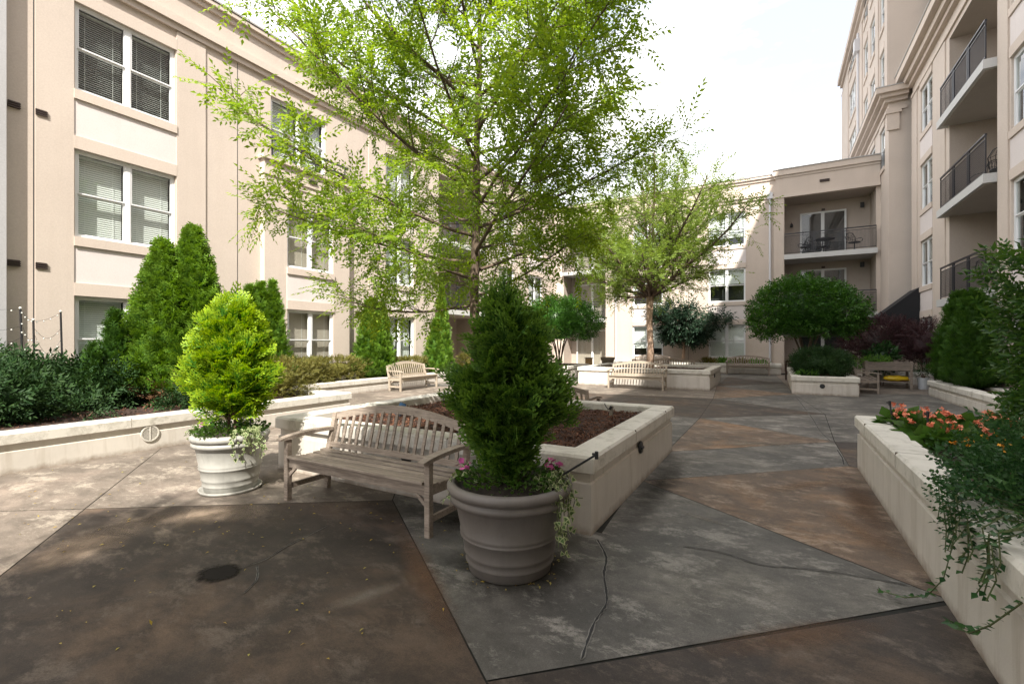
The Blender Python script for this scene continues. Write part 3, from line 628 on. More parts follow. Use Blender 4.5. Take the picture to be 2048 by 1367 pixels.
planter(.90, 4.9, -4, 7.2, .66, 'cream planter of coral flowers at the right edge', chips=9000, mulch_label='dark mulch between the coral flowers')
planter(3.95, 4.9, 8.6, 18.0, .45, 'low cream planter under the pair of dark arborvitaes on the right', chips=1500, mulch_label='mulch under the pair of dark arborvitaes', soil=.07)
planter(3.1, 4.9, 21.6, 23.8, .50, 'small cream planter behind the wooden potting trough', chips=600, mulch_label='mulch beneath the maroon shrub', soil=.06)
planter(-10.4, -8.2, 19.6, 22.4, .48, 'cream planter holding the small domed tree in the far left of the court', chips=1200, mulch_label='mulch around the stems of the small domed tree', soil=.04)

# ------------------------------------------------------------------ buildings
class Plane:
    def __init__(s, o, u, n): s.o = Vector(o); s.u = Vector(u); s.n = Vector(n)
    def p(s, u, z, w=0): return s.o+s.u*u+Vector((0, 0, z))+s.n*w
    def box(s, bm, u0, u1, z0, z1, w0, w1, mi=0): bm.box(s.p(u0, z0, w0), s.p(u1, z1, w1), mi)
def facade(bm, pl, u0, u1, z0, z1, holes, w=0, mi=0):
    """holes: (u0,u1,z0,z1,depth,material index of the niche)"""
    us = sorted({u0, u1}|{h[0] for h in holes}|{h[1] for h in holes}); zs = sorted({z0, z1}|{h[2] for h in holes}|{h[3] for h in holes})
    us = [u for u in us if u0 <= u <= u1]; zs = [z for z in zs if z0 <= z <= z1]
    for i in range(len(us)-1):
        for j in range(len(zs)-1):
            cu = (us[i]+us[i+1])/2; cz = (zs[j]+zs[j+1])/2
            if any(h[0] < cu < h[1] and h[2] < cz < h[3] for h in holes): continue
            bm.add([pl.p(us[i], zs[j], w), pl.p(us[i+1], zs[j], w), pl.p(us[i+1], zs[j+1], w), pl.p(us[i], zs[j+1], w)], [(0, 1, 2, 3)], mi)
    for a, b_, c, d, dp, mm in holes:
        r1 = w-.16 if mm == 2 else w-dp
        for (p, q, r_, s_) in (((a, c), (b_, c), 0, 0), ((b_, c), (b_, d), 0, 0), ((b_, d), (a, d), 0, 0), ((a, d), (a, c), 0, 0)):
            bm.add([pl.p(p[0], p[1], w), pl.p(q[0], q[1], w), pl.p(q[0], q[1], r1), pl.p(p[0], p[1], r1)], [(0, 1, 2, 3)], mi if mm == 2 else mm)
            if mm == 2: bm.add([pl.p(p[0], p[1], r1), pl.p(q[0], q[1], r1), pl.p(q[0], q[1], w-dp), pl.p(p[0], p[1], w-dp)], [(0, 1, 2, 3)], 2)
        bm.add([pl.p(a, c, w-dp), pl.p(b_, c, w-dp), pl.p(b_, d, w-dp), pl.p(a, d, w-dp)], [(0, 1, 2, 3)], mm)
def window(par, pl, u0, u1, z0, z1, w=0, cols=2, blind='down', name='window', slat=.045, door=False, tilt=.85):
    b = MB(); f0, f1 = w-.13, w-.045; t_ = .05
    pl.box(b, u0, u1, z0, z0+t_, f0, f1); pl.box(b, u0, u1, z1-t_, z1, f0, f1); pl.box(b, u0, u0+t_, z0+t_, z1-t_, f0, f1); pl.box(b, u1-t_, u1, z0+t_, z1-t_, f0, f1)
    uw = (u1-u0)/cols; zm = (z0+z1)/2 if not door else None; cells = []
    for c_ in range(cols):
        a = u0+c_*uw+(t_ if c_ == 0 else .045); e = u0+(c_+1)*uw-(t_ if c_ == cols-1 else .045)
        if c_: pl.box(b, u0+c_*uw-.045, u0+c_*uw+.045, z0+t_, z1-t_, f0, f1+.004)
        st = .03
        for (q0, q1, ww) in (((z0+t_, zm, f0+.015), (zm, z1-t_, f0+.045)) if zm else ((z0+t_, z1-t_, f0+.02),)):
            pl.box(b, a, a+st, q0, q1, ww, ww+.035); pl.box(b, e-st, e, q0, q1, ww, ww+.035); pl.box(b, a+st, e-st, q0, q0+st, ww, ww+.035); pl.box(b, a+st, e-st, q1-st, q1, ww, ww+.035)
            cells.append((a+st, e-st, q0+st, q1-st, ww+.015))
    fr = b.build(name, M['white'] if not door else M['doorframe'], par)
    b = MB()
    for a, e, q0, q1, ww in cells: b.add([pl.p(a, q0, ww), pl.p(e, q0, ww), pl.p(e, q1, ww), pl.p(a, q1, ww)], [(0, 1, 2, 3)])
    b.build('pane', M['glass'], fr)
    if blind == 'curtain':
        b = MB(); n_ = 26; vs = []
        for i in range(n_*2+1):
            u = u0+.05+(u1-u0-.1)*(.48)*i/(n_*2); vs += [pl.p(u, z0+.05, w-.24+.03*math.sin(i*.9)), pl.p(u, z1-.05, w-.24+.02*math.sin(i*.9))]
        b.add(vs, [(2*i, 2*i+2, 2*i+3, 2*i+1) for i in range(n_*2)]); b.build('curtain', M['curtain'], fr, smooth=True)
    elif blind:
        b = MB(); full = z1-z0; bot = {'down': z0+.06, 'half': z0+full*.55, 'most': z0+full*.28}[blind]
        for c_ in range(cols):
            a = u0+c_*uw+.06; e = u0+(c_+1)*uw-.06; z = z1-.06; pl.box(b, a, e, z-.03, z, w-.235, w-.185)
            k = 0; z -= .05
            while z > bot:
                o1 = .018*math.cos(tilt*1.5); o2 = .021*math.sin(tilt*1.5)
                b.add([pl.p(a, z-o2, w-.21+o1), pl.p(e, z-o2, w-.21+o1), pl.p(e, z+o2, w-.21-o1), pl.p(a, z+o2, w-.21-o1)], [(0, 1, 2, 3)]); z -= slat
            for q in (.2, .8): pl.box(b, a+(e-a)*q-.003, a+(e-a)*q+.003, bot, z1-.06, w-.192, w-.188)
        b.build('blind', M['blind'], fr)
    return fr
def vent(par, pl, u, z, w=0, wd=.16, h=.12):
    b = MB(); pl.box(b, u-wd/2, u+wd/2, z-h/2, z+h/2, w, w+.03)
    for k in range(3): pl.box(b, u-wd/2-.006, u+wd/2+.006, z-h/2+h*k/3+.004, z-h/2+h*(k+.55)/3, w+.031, w+.055)
    b.build('vent', M['vent'], par)
def railing(par, pl, u0, u1, z, w, h=1.05, posts=None, mesh=.05, name='railing', ends=()):
    b = MB(); pl.box(b, u0, u1, z+h-.045, z+h, w-.025, w+.025); pl.box(b, u0, u1, z+h-.15, z+h-.125, w-.012, w+.012); pl.box(b, u0, u1, z+.06, z+.085, w-.012, w+.012)
    posts = posts or 3
    for k in range(posts+1):
        u = u0+(u1-u0)*k/posts
        for dd in ((0,) if k in (0, posts) else (-.07, 0, .07)): pl.box(b, max(u0, u+dd-.015), min(u1, u+dd+.015), z, z+h-.046, w-.014, w+.016)
    o_ = b.build(name, M['rail'], par); b = MB(); t_ = .0035
    n_ = int((u1-u0)/mesh)
    for k in range(1, n_): u = u0+(u1-u0)*k/n_; pl.box(b, u-t_, u+t_, z+.086, z+h-.151, w-.003, w+.003)
    n_ = int((h-.24)/mesh)
    for k in range(1, n_): zz_ = z+.086+(h-.237)*k/n_; pl.box(b, u0, u1, zz_-t_, zz_+t_, w-.0065, w-.0035)
    b.build('mesh_infill', M['rail'], o_); return o_
def parapet(bm, pl, u0, u1, w=0, z=8.95, mi=1):
    e = .0
    pl.box(bm, u0, u1, z, z+.14, w, w+.07, mi); pl.box(bm, u0, u1, z+.142, z+.32, w, w+.13, mi); pl.box(bm, u0, u1, z+.92, z+1.05, w, w+.06, mi); pl.box(bm, u0, u1, z+1.052, z+1.15, w, w+.13, mi)
FH = 2.98
def surround(bm, pl, u0, u1, z0, z1, w=0, top=.26, bot=.19, nxt=True, k=0):
    pl.box(bm, u0-.02, u1+.02, z1+.002, z1+top, w, w+.035, 1); pl.box(bm, u0-.02, u1+.02, z0-bot, z0-.002, w, w+.05, 1)
    if nxt: pl.box(bm, u0-.02, u1+.02, z1+top+.002, z0+FH-bot-.002, w, w+.012, 3)
SM = [M['stucco'], M['stucco_trim'], M['dark'], M['spandrel'], M['recess'], M['soffit'], M['coping'], M['pier']]
# --- left building
LX = -12.35; PL = Plane((LX, 0, 0), (0, 1, 0), (1, 0, 0)); ROOF = 10.1
lb = thing('apartment_building', (LX, 12, 0), 'sunlit tan stucco apartment building along the left, with white blinds in its windows', 'building')
b = MB(); rows = [(.74+FH*k, 2.52+FH*k) for k in range(3)]
c1 = (3.80, 5.61); c0_ = (-1.9, -.1); c3 = (12.45, 13.95); c5 = (20.4, 22.0); c6 = (23.7, 25.5)
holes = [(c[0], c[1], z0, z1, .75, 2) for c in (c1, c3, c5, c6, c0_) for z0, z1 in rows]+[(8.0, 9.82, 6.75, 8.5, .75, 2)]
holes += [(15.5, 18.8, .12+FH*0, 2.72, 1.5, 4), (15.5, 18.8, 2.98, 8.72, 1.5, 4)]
facade(b, PL, -14, 27.6, 0, ROOF, holes)
for c in (c1, c3, c5, c6, c0_):
    for k, (z0, z1) in enumerate(rows): surround(b, PL, c[0], c[1], z0, z1, nxt=k < 2)
surround(b, PL, 8.0, 9.82, 6.75, 8.5, nxt=False, bot=.05)
parapet(b, PL, -14, 27.2)
for u in (7.07, 3.2, 14.7, 19.6): PL.box(b, u-.008, u+.008, 0, 8.94, .001, .003, 2)       # expansion joints
for u0, u1 in ((5.63, 6.27), (3.215, 3.78), (11.6, 12.4), (14.0, 14.68), (22.5, 23.4)): PL.box(b, u0, u1, 0, 8.94, 0, .03, 0)
# projecting two storey bay
BW = .2; PB = Plane((LX+BW, 0, 0), (0, 1, 0), (1, 0, 0)); bh = [(8.37, 9.96, z0, z1, .7, 2) for z0, z1 in rows[:2]]
facade(b, PB, 7.69, 10.6, 0, 6.62, bh)
for z0, z1, kk in ((rows[0][0], rows[0][1], 0), (rows[1][0], rows[1][1], 1)): surround(b, PB, 8.37, 9.96, z0, z1, nxt=kk == 0)
PB.box(b, 7.62, 10.67, 6.621, 6.72, -BW, .07, 1); PB.box(b, 7.66, 10.63, 6.2, 6.26, -BW+.001, .03, 1); PB.box(b, 8.2, 10.1, 6.03, 6.08, 0, .025, 1)
b.add([PB.p(7.69, 0, 0), PB.p(7.69, 6.62, 0), PB.p(7.69, 6.62, -BW), PB.p(7.69, 0, -BW)], [(0, 1, 2, 3)], 0); b.add([PB.p(10.6, 0, 0), PB.p(10.6, 6.62, 0), PB.p(10.6, 6.62, -BW), PB.p(10.6, 0, -BW)], [(0, 1, 2, 3)], 0)
PL.box(b, 1.9, 2.8, 0, ROOF+.3, 0, .17, 7)                                                   # pale pier at the near end
b.box((LX-12, -14, ROOF), (LX, 27.2, ROOF+.02), 6); b.box((LX-12, -14, 0), (LX-11.9, 27.2, ROOF), 0); b.box((LX-12, -14.1, 0), (LX, -14, ROOF), 0)
PL.box(b, -14, 27.2, ROOF+.022, ROOF+.07, -.25, .15, 6)
b.build('wall', SM, lb)
for ci, c in enumerate((c1, c3, c5, c6, c0_)):
    for k, (z0, z1) in enumerate(rows): window(lb, PL, c[0], c[1], z0, z1, tilt=(.85 if not (ci == 0 and k == 2) else .05), blind='down')
for k, (z0, z1) in enumerate(rows[:2]): window(lb, PB, 8.37, 9.96, z0, z1)
window(lb, PL, 8.0, 9.82, 6.75, 8.5)
for z in (3.05, 6.0): vent(lb, PL, 2.93, z); vent(lb, PL, 3.3, z)
vent(lb, PL, 11.1, 2.55); vent(lb, PB, 9.2, 6.4, .0, .28, .09)
o_ = MB(); 
for z in (6.95, 7.2): PB.box(o_, 7.75, 10.55, z, z+.05, -.03, .02)
for u in (7.9, 8.6, 9.3, 10.4): PB.box(o_, u, u+.035, 6.721, 7.2, -.015, .01)
o_.build('guard_rail', M['rail'], lb)
for z in (FH, 2*FH):
    q = MB(); PL.box(q, 15.48, 18.82, z-.2, z, -1.49, .22); s_ = q.build('balcony', M['slabedge'], lb); railing(s_, PL, 15.5, 18.8, z, .18)
    window(lb, Plane((LX-1.5, 0, 0), (0, 1, 0), (1, 0, 0)), 16.1, 18.2, z+.03, z+2.25, w=.16, door=True, blind='curtain', name='balcony_door')
window(lb, Plane((LX-1.5, 0, 0), (0, 1, 0), (1, 0, 0)), 16.1, 18.2, .13, 2.3, w=.16, door=True, blind='curtain', name='balcony_door')
# --- back building
BY = 27.3; PK = Plane((0, BY, 0), (1, 0, 0), (0, -1, 0))
kb = thing('apartment_building', (-4, BY, 0), 'three storey tan building across the back, with stacked balconies at its right end', 'building')
KM = list(SM); KM[0] = M['back_stucco']
b = MB(); d1 = (-3.15, -1.35); d2 = (-7.3, -5.57); holes = [(c[0], c[1], z0, z1, .75, 2) for c in (d1, d2) for z0, z1 in rows]
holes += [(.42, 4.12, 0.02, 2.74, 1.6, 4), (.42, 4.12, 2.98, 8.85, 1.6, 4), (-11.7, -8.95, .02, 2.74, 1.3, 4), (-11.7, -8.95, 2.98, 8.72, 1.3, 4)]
facade(b, PK, -12.35, 4.28, 0, ROOF, holes)
for c in (d1, d2):
    for k, (z0, z1) in enumerate(rows): surround(b, PK, c[0], c[1], z0, z1, nxt=k < 2)
parapet(b, PK, -12.2, -.06); 
PK.box(b, -.05, .4, 0, 9.28, 0, .16, 0); PK.box(b, -.1, 4.26, 8.86, 9.02, .001, .2, 1); PK.box(b, .02, 4.26, 9.022, 9.86, .001, .14, 0); PK.box(b, -.05, 4.26, 9.862, 9.98, .001, .18, 1); PK.box(b, -.1, 4.27, 9.982, 10.25, -.02, .26, 1)
PK.box(b, -.12, 4.27, 10.252, 10.3, -.25, .3, 6); PK.box(b, -12.2, -.13, ROOF+.022, ROOF+.07, -.25, .15, 6)
for u in (-8.4, -4.2): PK.box(b, u-.008, u+.008, 0, 8.94, .001, .003, 2)
b.box((-12.3, BY+.01, ROOF), (4.2, BY+12, ROOF+.02), 6); b.box((-12.3, BY+11.9, 0), (4.2, BY+12, ROOF), 0)
b.box((.43, BY+.001, 8.852), (4.11, BY+1.59, 8.853), 5)
b.build('wall', KM, kb)
for c in (d1, d2):
    for k, (z0, z1) in enumerate(rows): window(kb, PK, c[0], c[1], z0, z1, blind=('down' if c is d1 and k == 0 else 'half' if k == 1 else 'most'))
PKr = Plane((0, BY+1.6, 0), (1, 0, 0), (0, -1, 0))
for z in (FH, 2*FH):
    q = MB(); PK.box(q, .40, 4.14, z-.24, z, -1.59, .28); s_ = q.build('balcony', M['slabedge'], kb); railing(s_, PK, .42, 4.1, z, .24)
for z, bl in ((.03, 'curtain'), (FH+.02, 'curtain'), (2*FH+.02, 'curtain')):
    dd = window(kb, PKr, 1.15, 3.15, z, z+2.35, w=.17, door=True, blind=bl, name='balcony_door')
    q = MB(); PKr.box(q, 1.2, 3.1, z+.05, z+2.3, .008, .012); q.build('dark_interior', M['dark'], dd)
for z in (FH, 2*FH):
    q = MB(); PKr.box(q, .72, .82, z+1.72, z+1.9, .001, .04); q.tube([PKr.p(.77, z+1.86, .05), PKr.p(.77, z+1.95, .14), PKr.p(.77, z+1.88, .18)], .01, 6)
    c0 = PKr.p(.77, z+1.7, .18); q.lathe([(.03, c0.z), (.075, c0.z+.02), (.06, c0.z+.14), (.015, c0.z+.2)], 10, (c0.x, c0.y)); q.build('wall_lamp', M['black'], kb)
    q = MB(); PK.box(q, 3.72, 3.88, z+2.35, z+2.6, -1.58, -1.48); q.build('speaker_box', M['black'], kb); q = MB(); PK.box(q, 2.1, 2.25, z+2.42, z+2.52, -1.59, -1.5); q.build('vent', M['vent'], kb)
vent(kb, PK, 2.1, 9.45, .14, .4, .13)
q = MB(); q.tube([(-.22, BY-.09, 9.3), (-.22, BY-.09, .55), (-.22, BY-.2, .35)], .055, 8); q.box((-.34, BY-.2, 8.9), (-.1, BY-.02, 9.2)); q.build('downspout', M['downspout'], kb)
q = MB(); q.tube([(-8.3, BY-.06, 9.0), (-8.3, BY-.06, .4)], .04, 8); q.build('downspout', M['downspout'], kb)
for z in (FH, 2*FH):
    q = MB(); PK.box(q, -11.72, -8.93, z-.2, z, -1.29, .25); s_ = q.build('balcony', M['slabedge'], kb); railing(s_, PK, -11.7, -8.95, z, .21)
PKl = Plane((0, BY+1.3, 0), (1, 0, 0), (0, -1, 0))
for z in (.05, FH+.02, 2*FH+.02): window(kb, PKl, -11.3, -9.15, z, z+2.3, w=.17, door=True, blind='curtain', name='balcony_door')
# --- right wing
RX = 5.0; PR = Plane((RX, 0, 0), (0, 1, 0), (-1, 0, 0))
rb = thing('apartment_building', (RX+4, 10, 0), 'tall shaded tan building along the right, with recessed balconies and grey mesh railings', 'building')
b = MB(); rows4 = [(.74+FH*k, 2.52+FH*k) for k in range(4)]; e1 = (22.3, 23.85); e2 = (13.95, 15.8); e3 = (6.2, 8.0)
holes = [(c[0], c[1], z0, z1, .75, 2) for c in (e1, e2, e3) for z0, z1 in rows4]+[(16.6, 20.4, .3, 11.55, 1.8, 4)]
facade(b, PR, -34, 25.1, 0, 12.6, holes)
for c in (e1, e2, e3):
    for k, (z0, z1) in enumerate(rows4): surround(b, PR, c[0], c[1], z0, z1, nxt=k < 3)
for u0, u1 in ((20.75, 22.1), (24.3, 25.09), (15.9, 16.5)): PR.box(b, u0, u1, 0, 11.7, 0, .035, 0)
PR.box(b, -34, 25.09, 11.72, 11.86, 0, .06, 1); PR.box(b, -34, 25.2, 12.2, 12.36, 0, .15, 1); PR.box(b, -34, 25.35, 12.362, 12.6, 0, .3, 1); PR.box(b, -34, 25.5, 12.602, 12.9, -.6, .5, 1); PR.box(b, -34, 25.52, 12.902, 12.95, -.6, .53, 6)
PU = Plane((RX+.55, 0, 0), (0, 1, 0), (-1, 0, 0)); uprows = [(.74+FH*k, 2.52+FH*k) for k in (4, 5, 6)]; us = [(22.3, 23.85), (13.95, 15.8)]
facade(b, PU, -34, 25.1, 12.6, 22.4, [(c[0], c[1], z0+.5, z1+.5, .75, 2) for c in us for z0, z1 in uprows])
PU.box(b, -34, 25.1, 22.0, 22.4, 0, .35, 1)
b.box((RX+.56, -34, 22.401), (RX+14, 25.1, 22.42), 6); b.box((RX+1.9, -34.05, 0), (RX+14, -34, 22.4), 0); b.box((RX+.01, -34.1, 0), (RX+1.9, -34.03, 22.4), 0); b.box((RX+13.9, -34, 0), (RX+14, 25.1, 22.4), 0)
b.build('wall', SM, rb)
for c in (e1, e2, e3):
    for k, (z0, z1) in enumerate(rows4): window(rb, PR, c[0], c[1], z0, z1, blind='most' if k == 2 else 'down' if c is e2 and k == 1 else 'half', tilt=.6)
for c in us:
    for z0, z1 in uprows: window(rb, PU, c[0], c[1], z0+.5, z1+.5, blind='half')
for k in (1, 2, 3):
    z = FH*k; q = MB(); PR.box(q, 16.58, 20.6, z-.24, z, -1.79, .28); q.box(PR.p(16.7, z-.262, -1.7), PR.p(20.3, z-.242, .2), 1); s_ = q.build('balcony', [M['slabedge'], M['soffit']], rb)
    railing(s_, PR, 16.6, 20.38, z, .22, posts=3)
# --- tower
tb = thing('apartment_building', (10, 33, 0), 'seven storey tan tower rising behind the back building at the right', 'building')
TX = 4.28; TY = 25.5; PT = Plane((TX, 0, 0), (0, 1, 0), (-1, 0, 0)); PS = Plane((0, TY, 0), (1, 0, 0), (0, -1, 0))
b = MB(); tc_ = [(26.3, 27.35), (28.6, 29.9), (30.7, 31.9), (34.9, 37.6)]; trow = [(.74+FH*k, 2.52+FH*k) for k in range(3, 7)]
facade(b, PT, TY, 41.3, 0, 20.6, [(c[0], c[1], z0+(.25 if k else -.2), z1+(.35 if k else -.2), .75, 2) for c in tc_ for k, (z0, z1) in enumerate(trow)])
for c in tc_:
    for k, (z0, z1) in enumerate(trow): surround(b, PT, c[0], c[1], z0+(.25 if k else -.2), z1+(.35 if k else -.2), nxt=False)
facade(b, PS, TX, 12, 0, 20.6, [])
for (z0, z1, w_, mi) in ((11.55, 11.68, .06, 1), (11.9, 12.05, .16, 1), (12.052, 12.2, .34, 1), (12.202, 12.42, .5, 1), (12.422, 12.46, .52, 6), (19.5, 19.62, .06, 1), (20.1, 20.3, .14, 1), (20.302, 20.7, .3, 1)):
    b.box((TX-w_, TY-w_, z0), (TX-.001, 41.4, z1), mi); b.box((TX-.001, TY-w_, z0), (TX+(1.9 if z0 > 13 else .62), TY-.001, z1), mi)
for u0, u1 in ((25.52, 26.1), (27.6, 28.35), (32.3, 34.4), (38, 41.3)): PT.box(b, u0, u1, 12.5, 19.48, 0, .05, 0)
b.box((TX, TY, 20.601), (14, 41.3, 20.62), 6); b.box((TX, 41.3, 0), (14, 41.4, 20.6), 0); b.box((13.9, TY, 0), (14, 41.3, 20.6), 0)
b.box((TX-.08, TY-.09, 10.7), (TX+.35, TY-.001, 11.54), 1); b.box((TX-.13, TY-.14, 11.4), (TX+.42, TY-.0015, 11.548), 1)
b.build('wall', SM, tb)
for c in tc_:
    for k, (z0, z1) in enumerate(trow): window(tb, PT, c[0], c[1], z0+(.25 if k else -.2), z1+(.35 if k else -.2), blind='half', cols=1 if c[1]-c[0] < 1.5 else 3)
q = MB(); q.tube([PT.p(33.2, 19.4, .1), PT.p(33.2, 10.5, .1)], .07, 8); q.box(PT.p(32.95, 18.3, .02), PT.p(33.45, 19.0, .3)); q.build('downspout', M['downspout'], tb)
# black awning over a door in the corner
t = thing('awning', (4.9, 25.2, 2.3), 'black canvas awning in the corner beside the right building', 'awning')
b = MB(); A = [(4.3, 25.48, 3.6), (4.98, 25.48, 3.6), (4.98, 24.0, 2.55), (4.3, 24.0, 2.55), (4.3, 24, 2.3), (4.98, 24, 2.3), (4.3, 25.48, 2.3), (4.98, 25.48, 2.3)]
A = [(3.6, 25.45, 2.55), (4.98, 25.45, 3.75), (4.98, 23.9, 3.75), (3.6, 23.9, 2.55), (3.6, 25.45, 2.3), (3.6, 23.9, 2.3), (4.98, 23.9, 2.3), (4.98, 25.45, 2.3)]
b.add(A, [(0, 1, 2, 3), (0, 3, 5, 4), (3, 2, 6, 5), (1, 0, 4, 7)]); b.build('canvas', M['awning'], t)
b = MB(); b.tube([(3.62, 23.92, 2.3), (4.97, 23.92, 2.3)], .015, 6); b.tube([(3.62, 25.4, 2.3), (3.62, 23.92, 2.3)], .015, 6); b.build('frame', M['rail'], t)
# ------------------------------------------------------------------ benches
def bench(loc, rz, label, Ln=1.86, wood='teak', slats=17, group='arched back garden benches', proto=None):
    t = thing('garden_bench', loc, label, 'bench', group, rz); m_ = M[wood]; h = Ln/2; W = .055
    # local frame: bench faces -Y, front legs on y=0, back legs y=.52
    for sx in (-1, 1):
        x = sx*(h-W/2); q = MB(); q.bar((x, .03, 0), (x, .03, .60), W, W, mi=0, bev=.08); q.build('leg', m_, t, world=False)
        q = MB(); q.bar((x, .50, 0), (x, .52, .42), W, W, (0, 1, 0), bev=.08); q.bar((x, .519, .40), (x, .62, .80), W, W, (0, 1, 0), bev=.08); q.build('leg', m_, t, world=False)
        q = MB(); q.bar((x, .058, .14), (x, .478, .14), .028, .05); q.build('stretcher', m_, t, world=False)
        q = MB(); n_ = 8; vs = []
        for i in range(n_+1):
            u = i/n_; y = -.07+u*.62; z = .635+.012*math.sin(u*3.0)-.022*(1-u)**3; ww = .036+.010*math.sin(math.pi*min(1, u*1.3)); tk_ = .017*(1 if i else .55)
            vs += [(x-ww, y, z-tk_), (x+ww, y, z-tk_), (x+ww, y, z+tk_), (x-ww, y, z+tk_)]
        q.add(vs, [(0, 1, 2, 3)[::-1], tuple(4*n_+k for k in range(4))]+[(4*i+k, 4*i+(k+1) % 4, 4*i+4+(k+1) % 4, 4*i+4+k) for i in range(n_) for k in range(4)]); q.build('armrest', m_, t, world=False)
    q = MB()
    ys = np.linspace(.015, .455, 6)
    for i, y in enumerate(ys): q.bar((-h+(.058 if i == 0 else .01)*1, y, .432-.03*math.sin(math.pi*(i+.3)/6)+.012*(i == 0)), (h-(.058 if i == 0 else .01), y, .432-.03*math.sin(math.pi*(i+.3)/6)+.012*(i == 0)), .068, .022, bev=.15)
    q.build('seat', m_, t, world=False)
    q = MB(); q.bar((-h+W, .035, .375), (h-W, .035, .375), .026, .085); q.bar((-h+W, .50, .37), (h-W, .50, .37), .026, .08)
    for sx in (-1, 0, 1): x = sx*(h-W/2-.002); q.bar((x, .06, .37), (x, .49, .36), .03, .07)
    for sx in (-1, 1): q.bar((sx*(h-.06), .03, .26), (sx*(h-.15), .03, .335), .022, .03); q.bar((sx*(h-W/2), .42, .27), (sx*(h-W/2), .33, .34), .022, .03, (1, 0, 0))
    q.build('seat_frame', m_, t, world=False)
    topz = lambda x: .80+.125*math.cos(min(1, abs(x)/(h-.02))*math.pi/2)**1.0
    q = MB(); n_ = 20; vs = []
    for i in range(n_+1):
        x = -h+.02+(Ln-.04)*i/n_; z = topz(x); y = .52+.1*(z-.42)/.4
        vs += [(x, y-.02, z-.075), (x, y+.02, z-.075), (x, y+.032, z), (x, y-.008, z)]
    q.add(vs, [(0, 1, 2, 3)[::-1], tuple(4*n_+k for k in range(4))]+[(4*i+k, 4*i+(k+1) % 4, 4*i+4+(k+1) % 4, 4*i+4+k) for i in range(n_) for k in range(4)])
    q.bar((-h+W, .528, .47), (h-W, .528, .47), .03, .055); q.build('back_rail', m_, t, world=False)
    q = MB()
    for i in range(slats):
        x = -h+W+.02+(Ln-2*W-.04)*(i+.5)/slats; z1 = topz(x)-.06; y1 = .52+.1*(z1-.42)/.4; q.bar((x, .53, .49), (x, y1, z1), .034, .014, (0, 1, 0))
    q.build('backrest_slats', m_, t, world=False); return t
bench((-3.34, 2.90, 0), 0, 'weathered grey bench in the foreground between the two potted conifers')
bench((-10.35, 12.0, 0), R(90), 'pale sun bleached bench against the low wall on the left, beside the azaleas', wood='paleteak')
bench((-4.06, 15.42, 0), 0, 'arched bench in front of the planter with the tan trunked tree', wood='paleteak')
bench((-1.15, 24.85, 0), 0, 'far bench against the low wall under the ground floor window, left of the downspout')
bench((-3.75, 20.55, 0), R(180), 'bench behind the tan trunked tree, only its arched top showing over the mulch')
bench((-5.75, 24.85, 0), 0, 'farthest bench, under the window behind the tan trunk')
bench((-3.55, 7.72, 0), R(180), 'bench behind the near planter, seen as a corner post and slats past the potted conifer')
bench((1.3, 22.9, 0), R(180), 'dark brown bench behind the glossy bushes of the narrow planter', wood='darkteak')
bench((2.75, 18.6, 0), R(90), 'bench seen end on, beside the wooden potting trough')
# potting trough
t = thing('potting_trough', (3.35, 20.3, 0), 'grey wooden planting trough on legs with a shelf holding a yellow bag', 'planting table')
b = MB()
for i in range(3): b.bar((2.72, 20.05, .66+i*.095), (4.0, 20.05, .66+i*.095), .025, .09); b.bar((2.72, 20.6, .66+i*.095), (4.0, 20.6, .66+i*.095), .025, .09); b.bar((2.73, 20.06, .66+i*.095), (2.73, 20.59, .66+i*.095), .025, .09); b.bar((3.99, 20.06, .66+i*.095), (3.99, 20.59, .66+i*.095), .025, .09)
b.box((2.75, 20.07, .6), (3.97, 20.58, .84)); b.build('trough', M['teak'], t)
for x in (2.76, 3.96):
    for y in (20.02, 20.63): b = MB(); b.bar((x, y, 0), (x, y, .93), .07, .05); b.build('leg', M['teak'], t)
b = MB()
for i in range(4): b.bar((2.72, 20.1+i*.14, .22), (4.0, 20.1+i*.14, .22), .11, .025)
b.build('shelf', M['teak'], t)
# fertiliser bag
t = thing('plastic_bag', (3.6, 20.3, .235), 'full yellow plastic sack lying on the trough shelf', 'bag')
V = []; Q = []; nu, nv = 20, 12
for i in range(nv+1):
    for j in range(nu):
        th = math.pi*(i+.01)/(nv+.02); a = 2*math.pi*j/nu; x = -math.cos(th); rr = math.sin(th)**.55
        V.append((x*.34, rr*.16*math.cos(a), .10+rr*.10*math.sin(a)*(1+.12*math.sin(x*9)+.06*math.sin(a*5+x*7))))
for i in range(nv):
    for j in range(nu): Q.append((i*nu+j, i*nu+(j+1) % nu, (i+1)*nu+(j+1) % nu, (i+1)*nu+j))
mi = [1 if (7 <= i <= 9 and 13 <= j <= 17) else 0 for i in range(nv) for j in range(nu)]
quadmesh('sack', V, Q, [M['yellowbag'], M['redprint']], t, smooth=True, mi=mi)
b = MB(); b.box((3.92, 20.2, .28), (3.99, 20.38, .31)); b.build('folded_end', M['yellowbag'], t)
# bucket with stems
t = thing('bucket', (4.32, 20.3, 0), 'white bucket with a leggy plant beside the potting trough', 'bucket')
b = MB(); b.lathe([(.001, 0), (.13, 0), (.16, .36), (.168, .36), (.168, .385), (.15, .385), (.145, .3), (.001, .3)], 28, (4.32, 20.3)); b.build('pail', M['bucket'], t, smooth=False)
shrub('plant', (4.32, 20.3, .3), (.22, .22, .28), .3, 160, .10, M['vine'], 'x', into=t, core=False, stems=4, proto=LANCE, shell=.2)
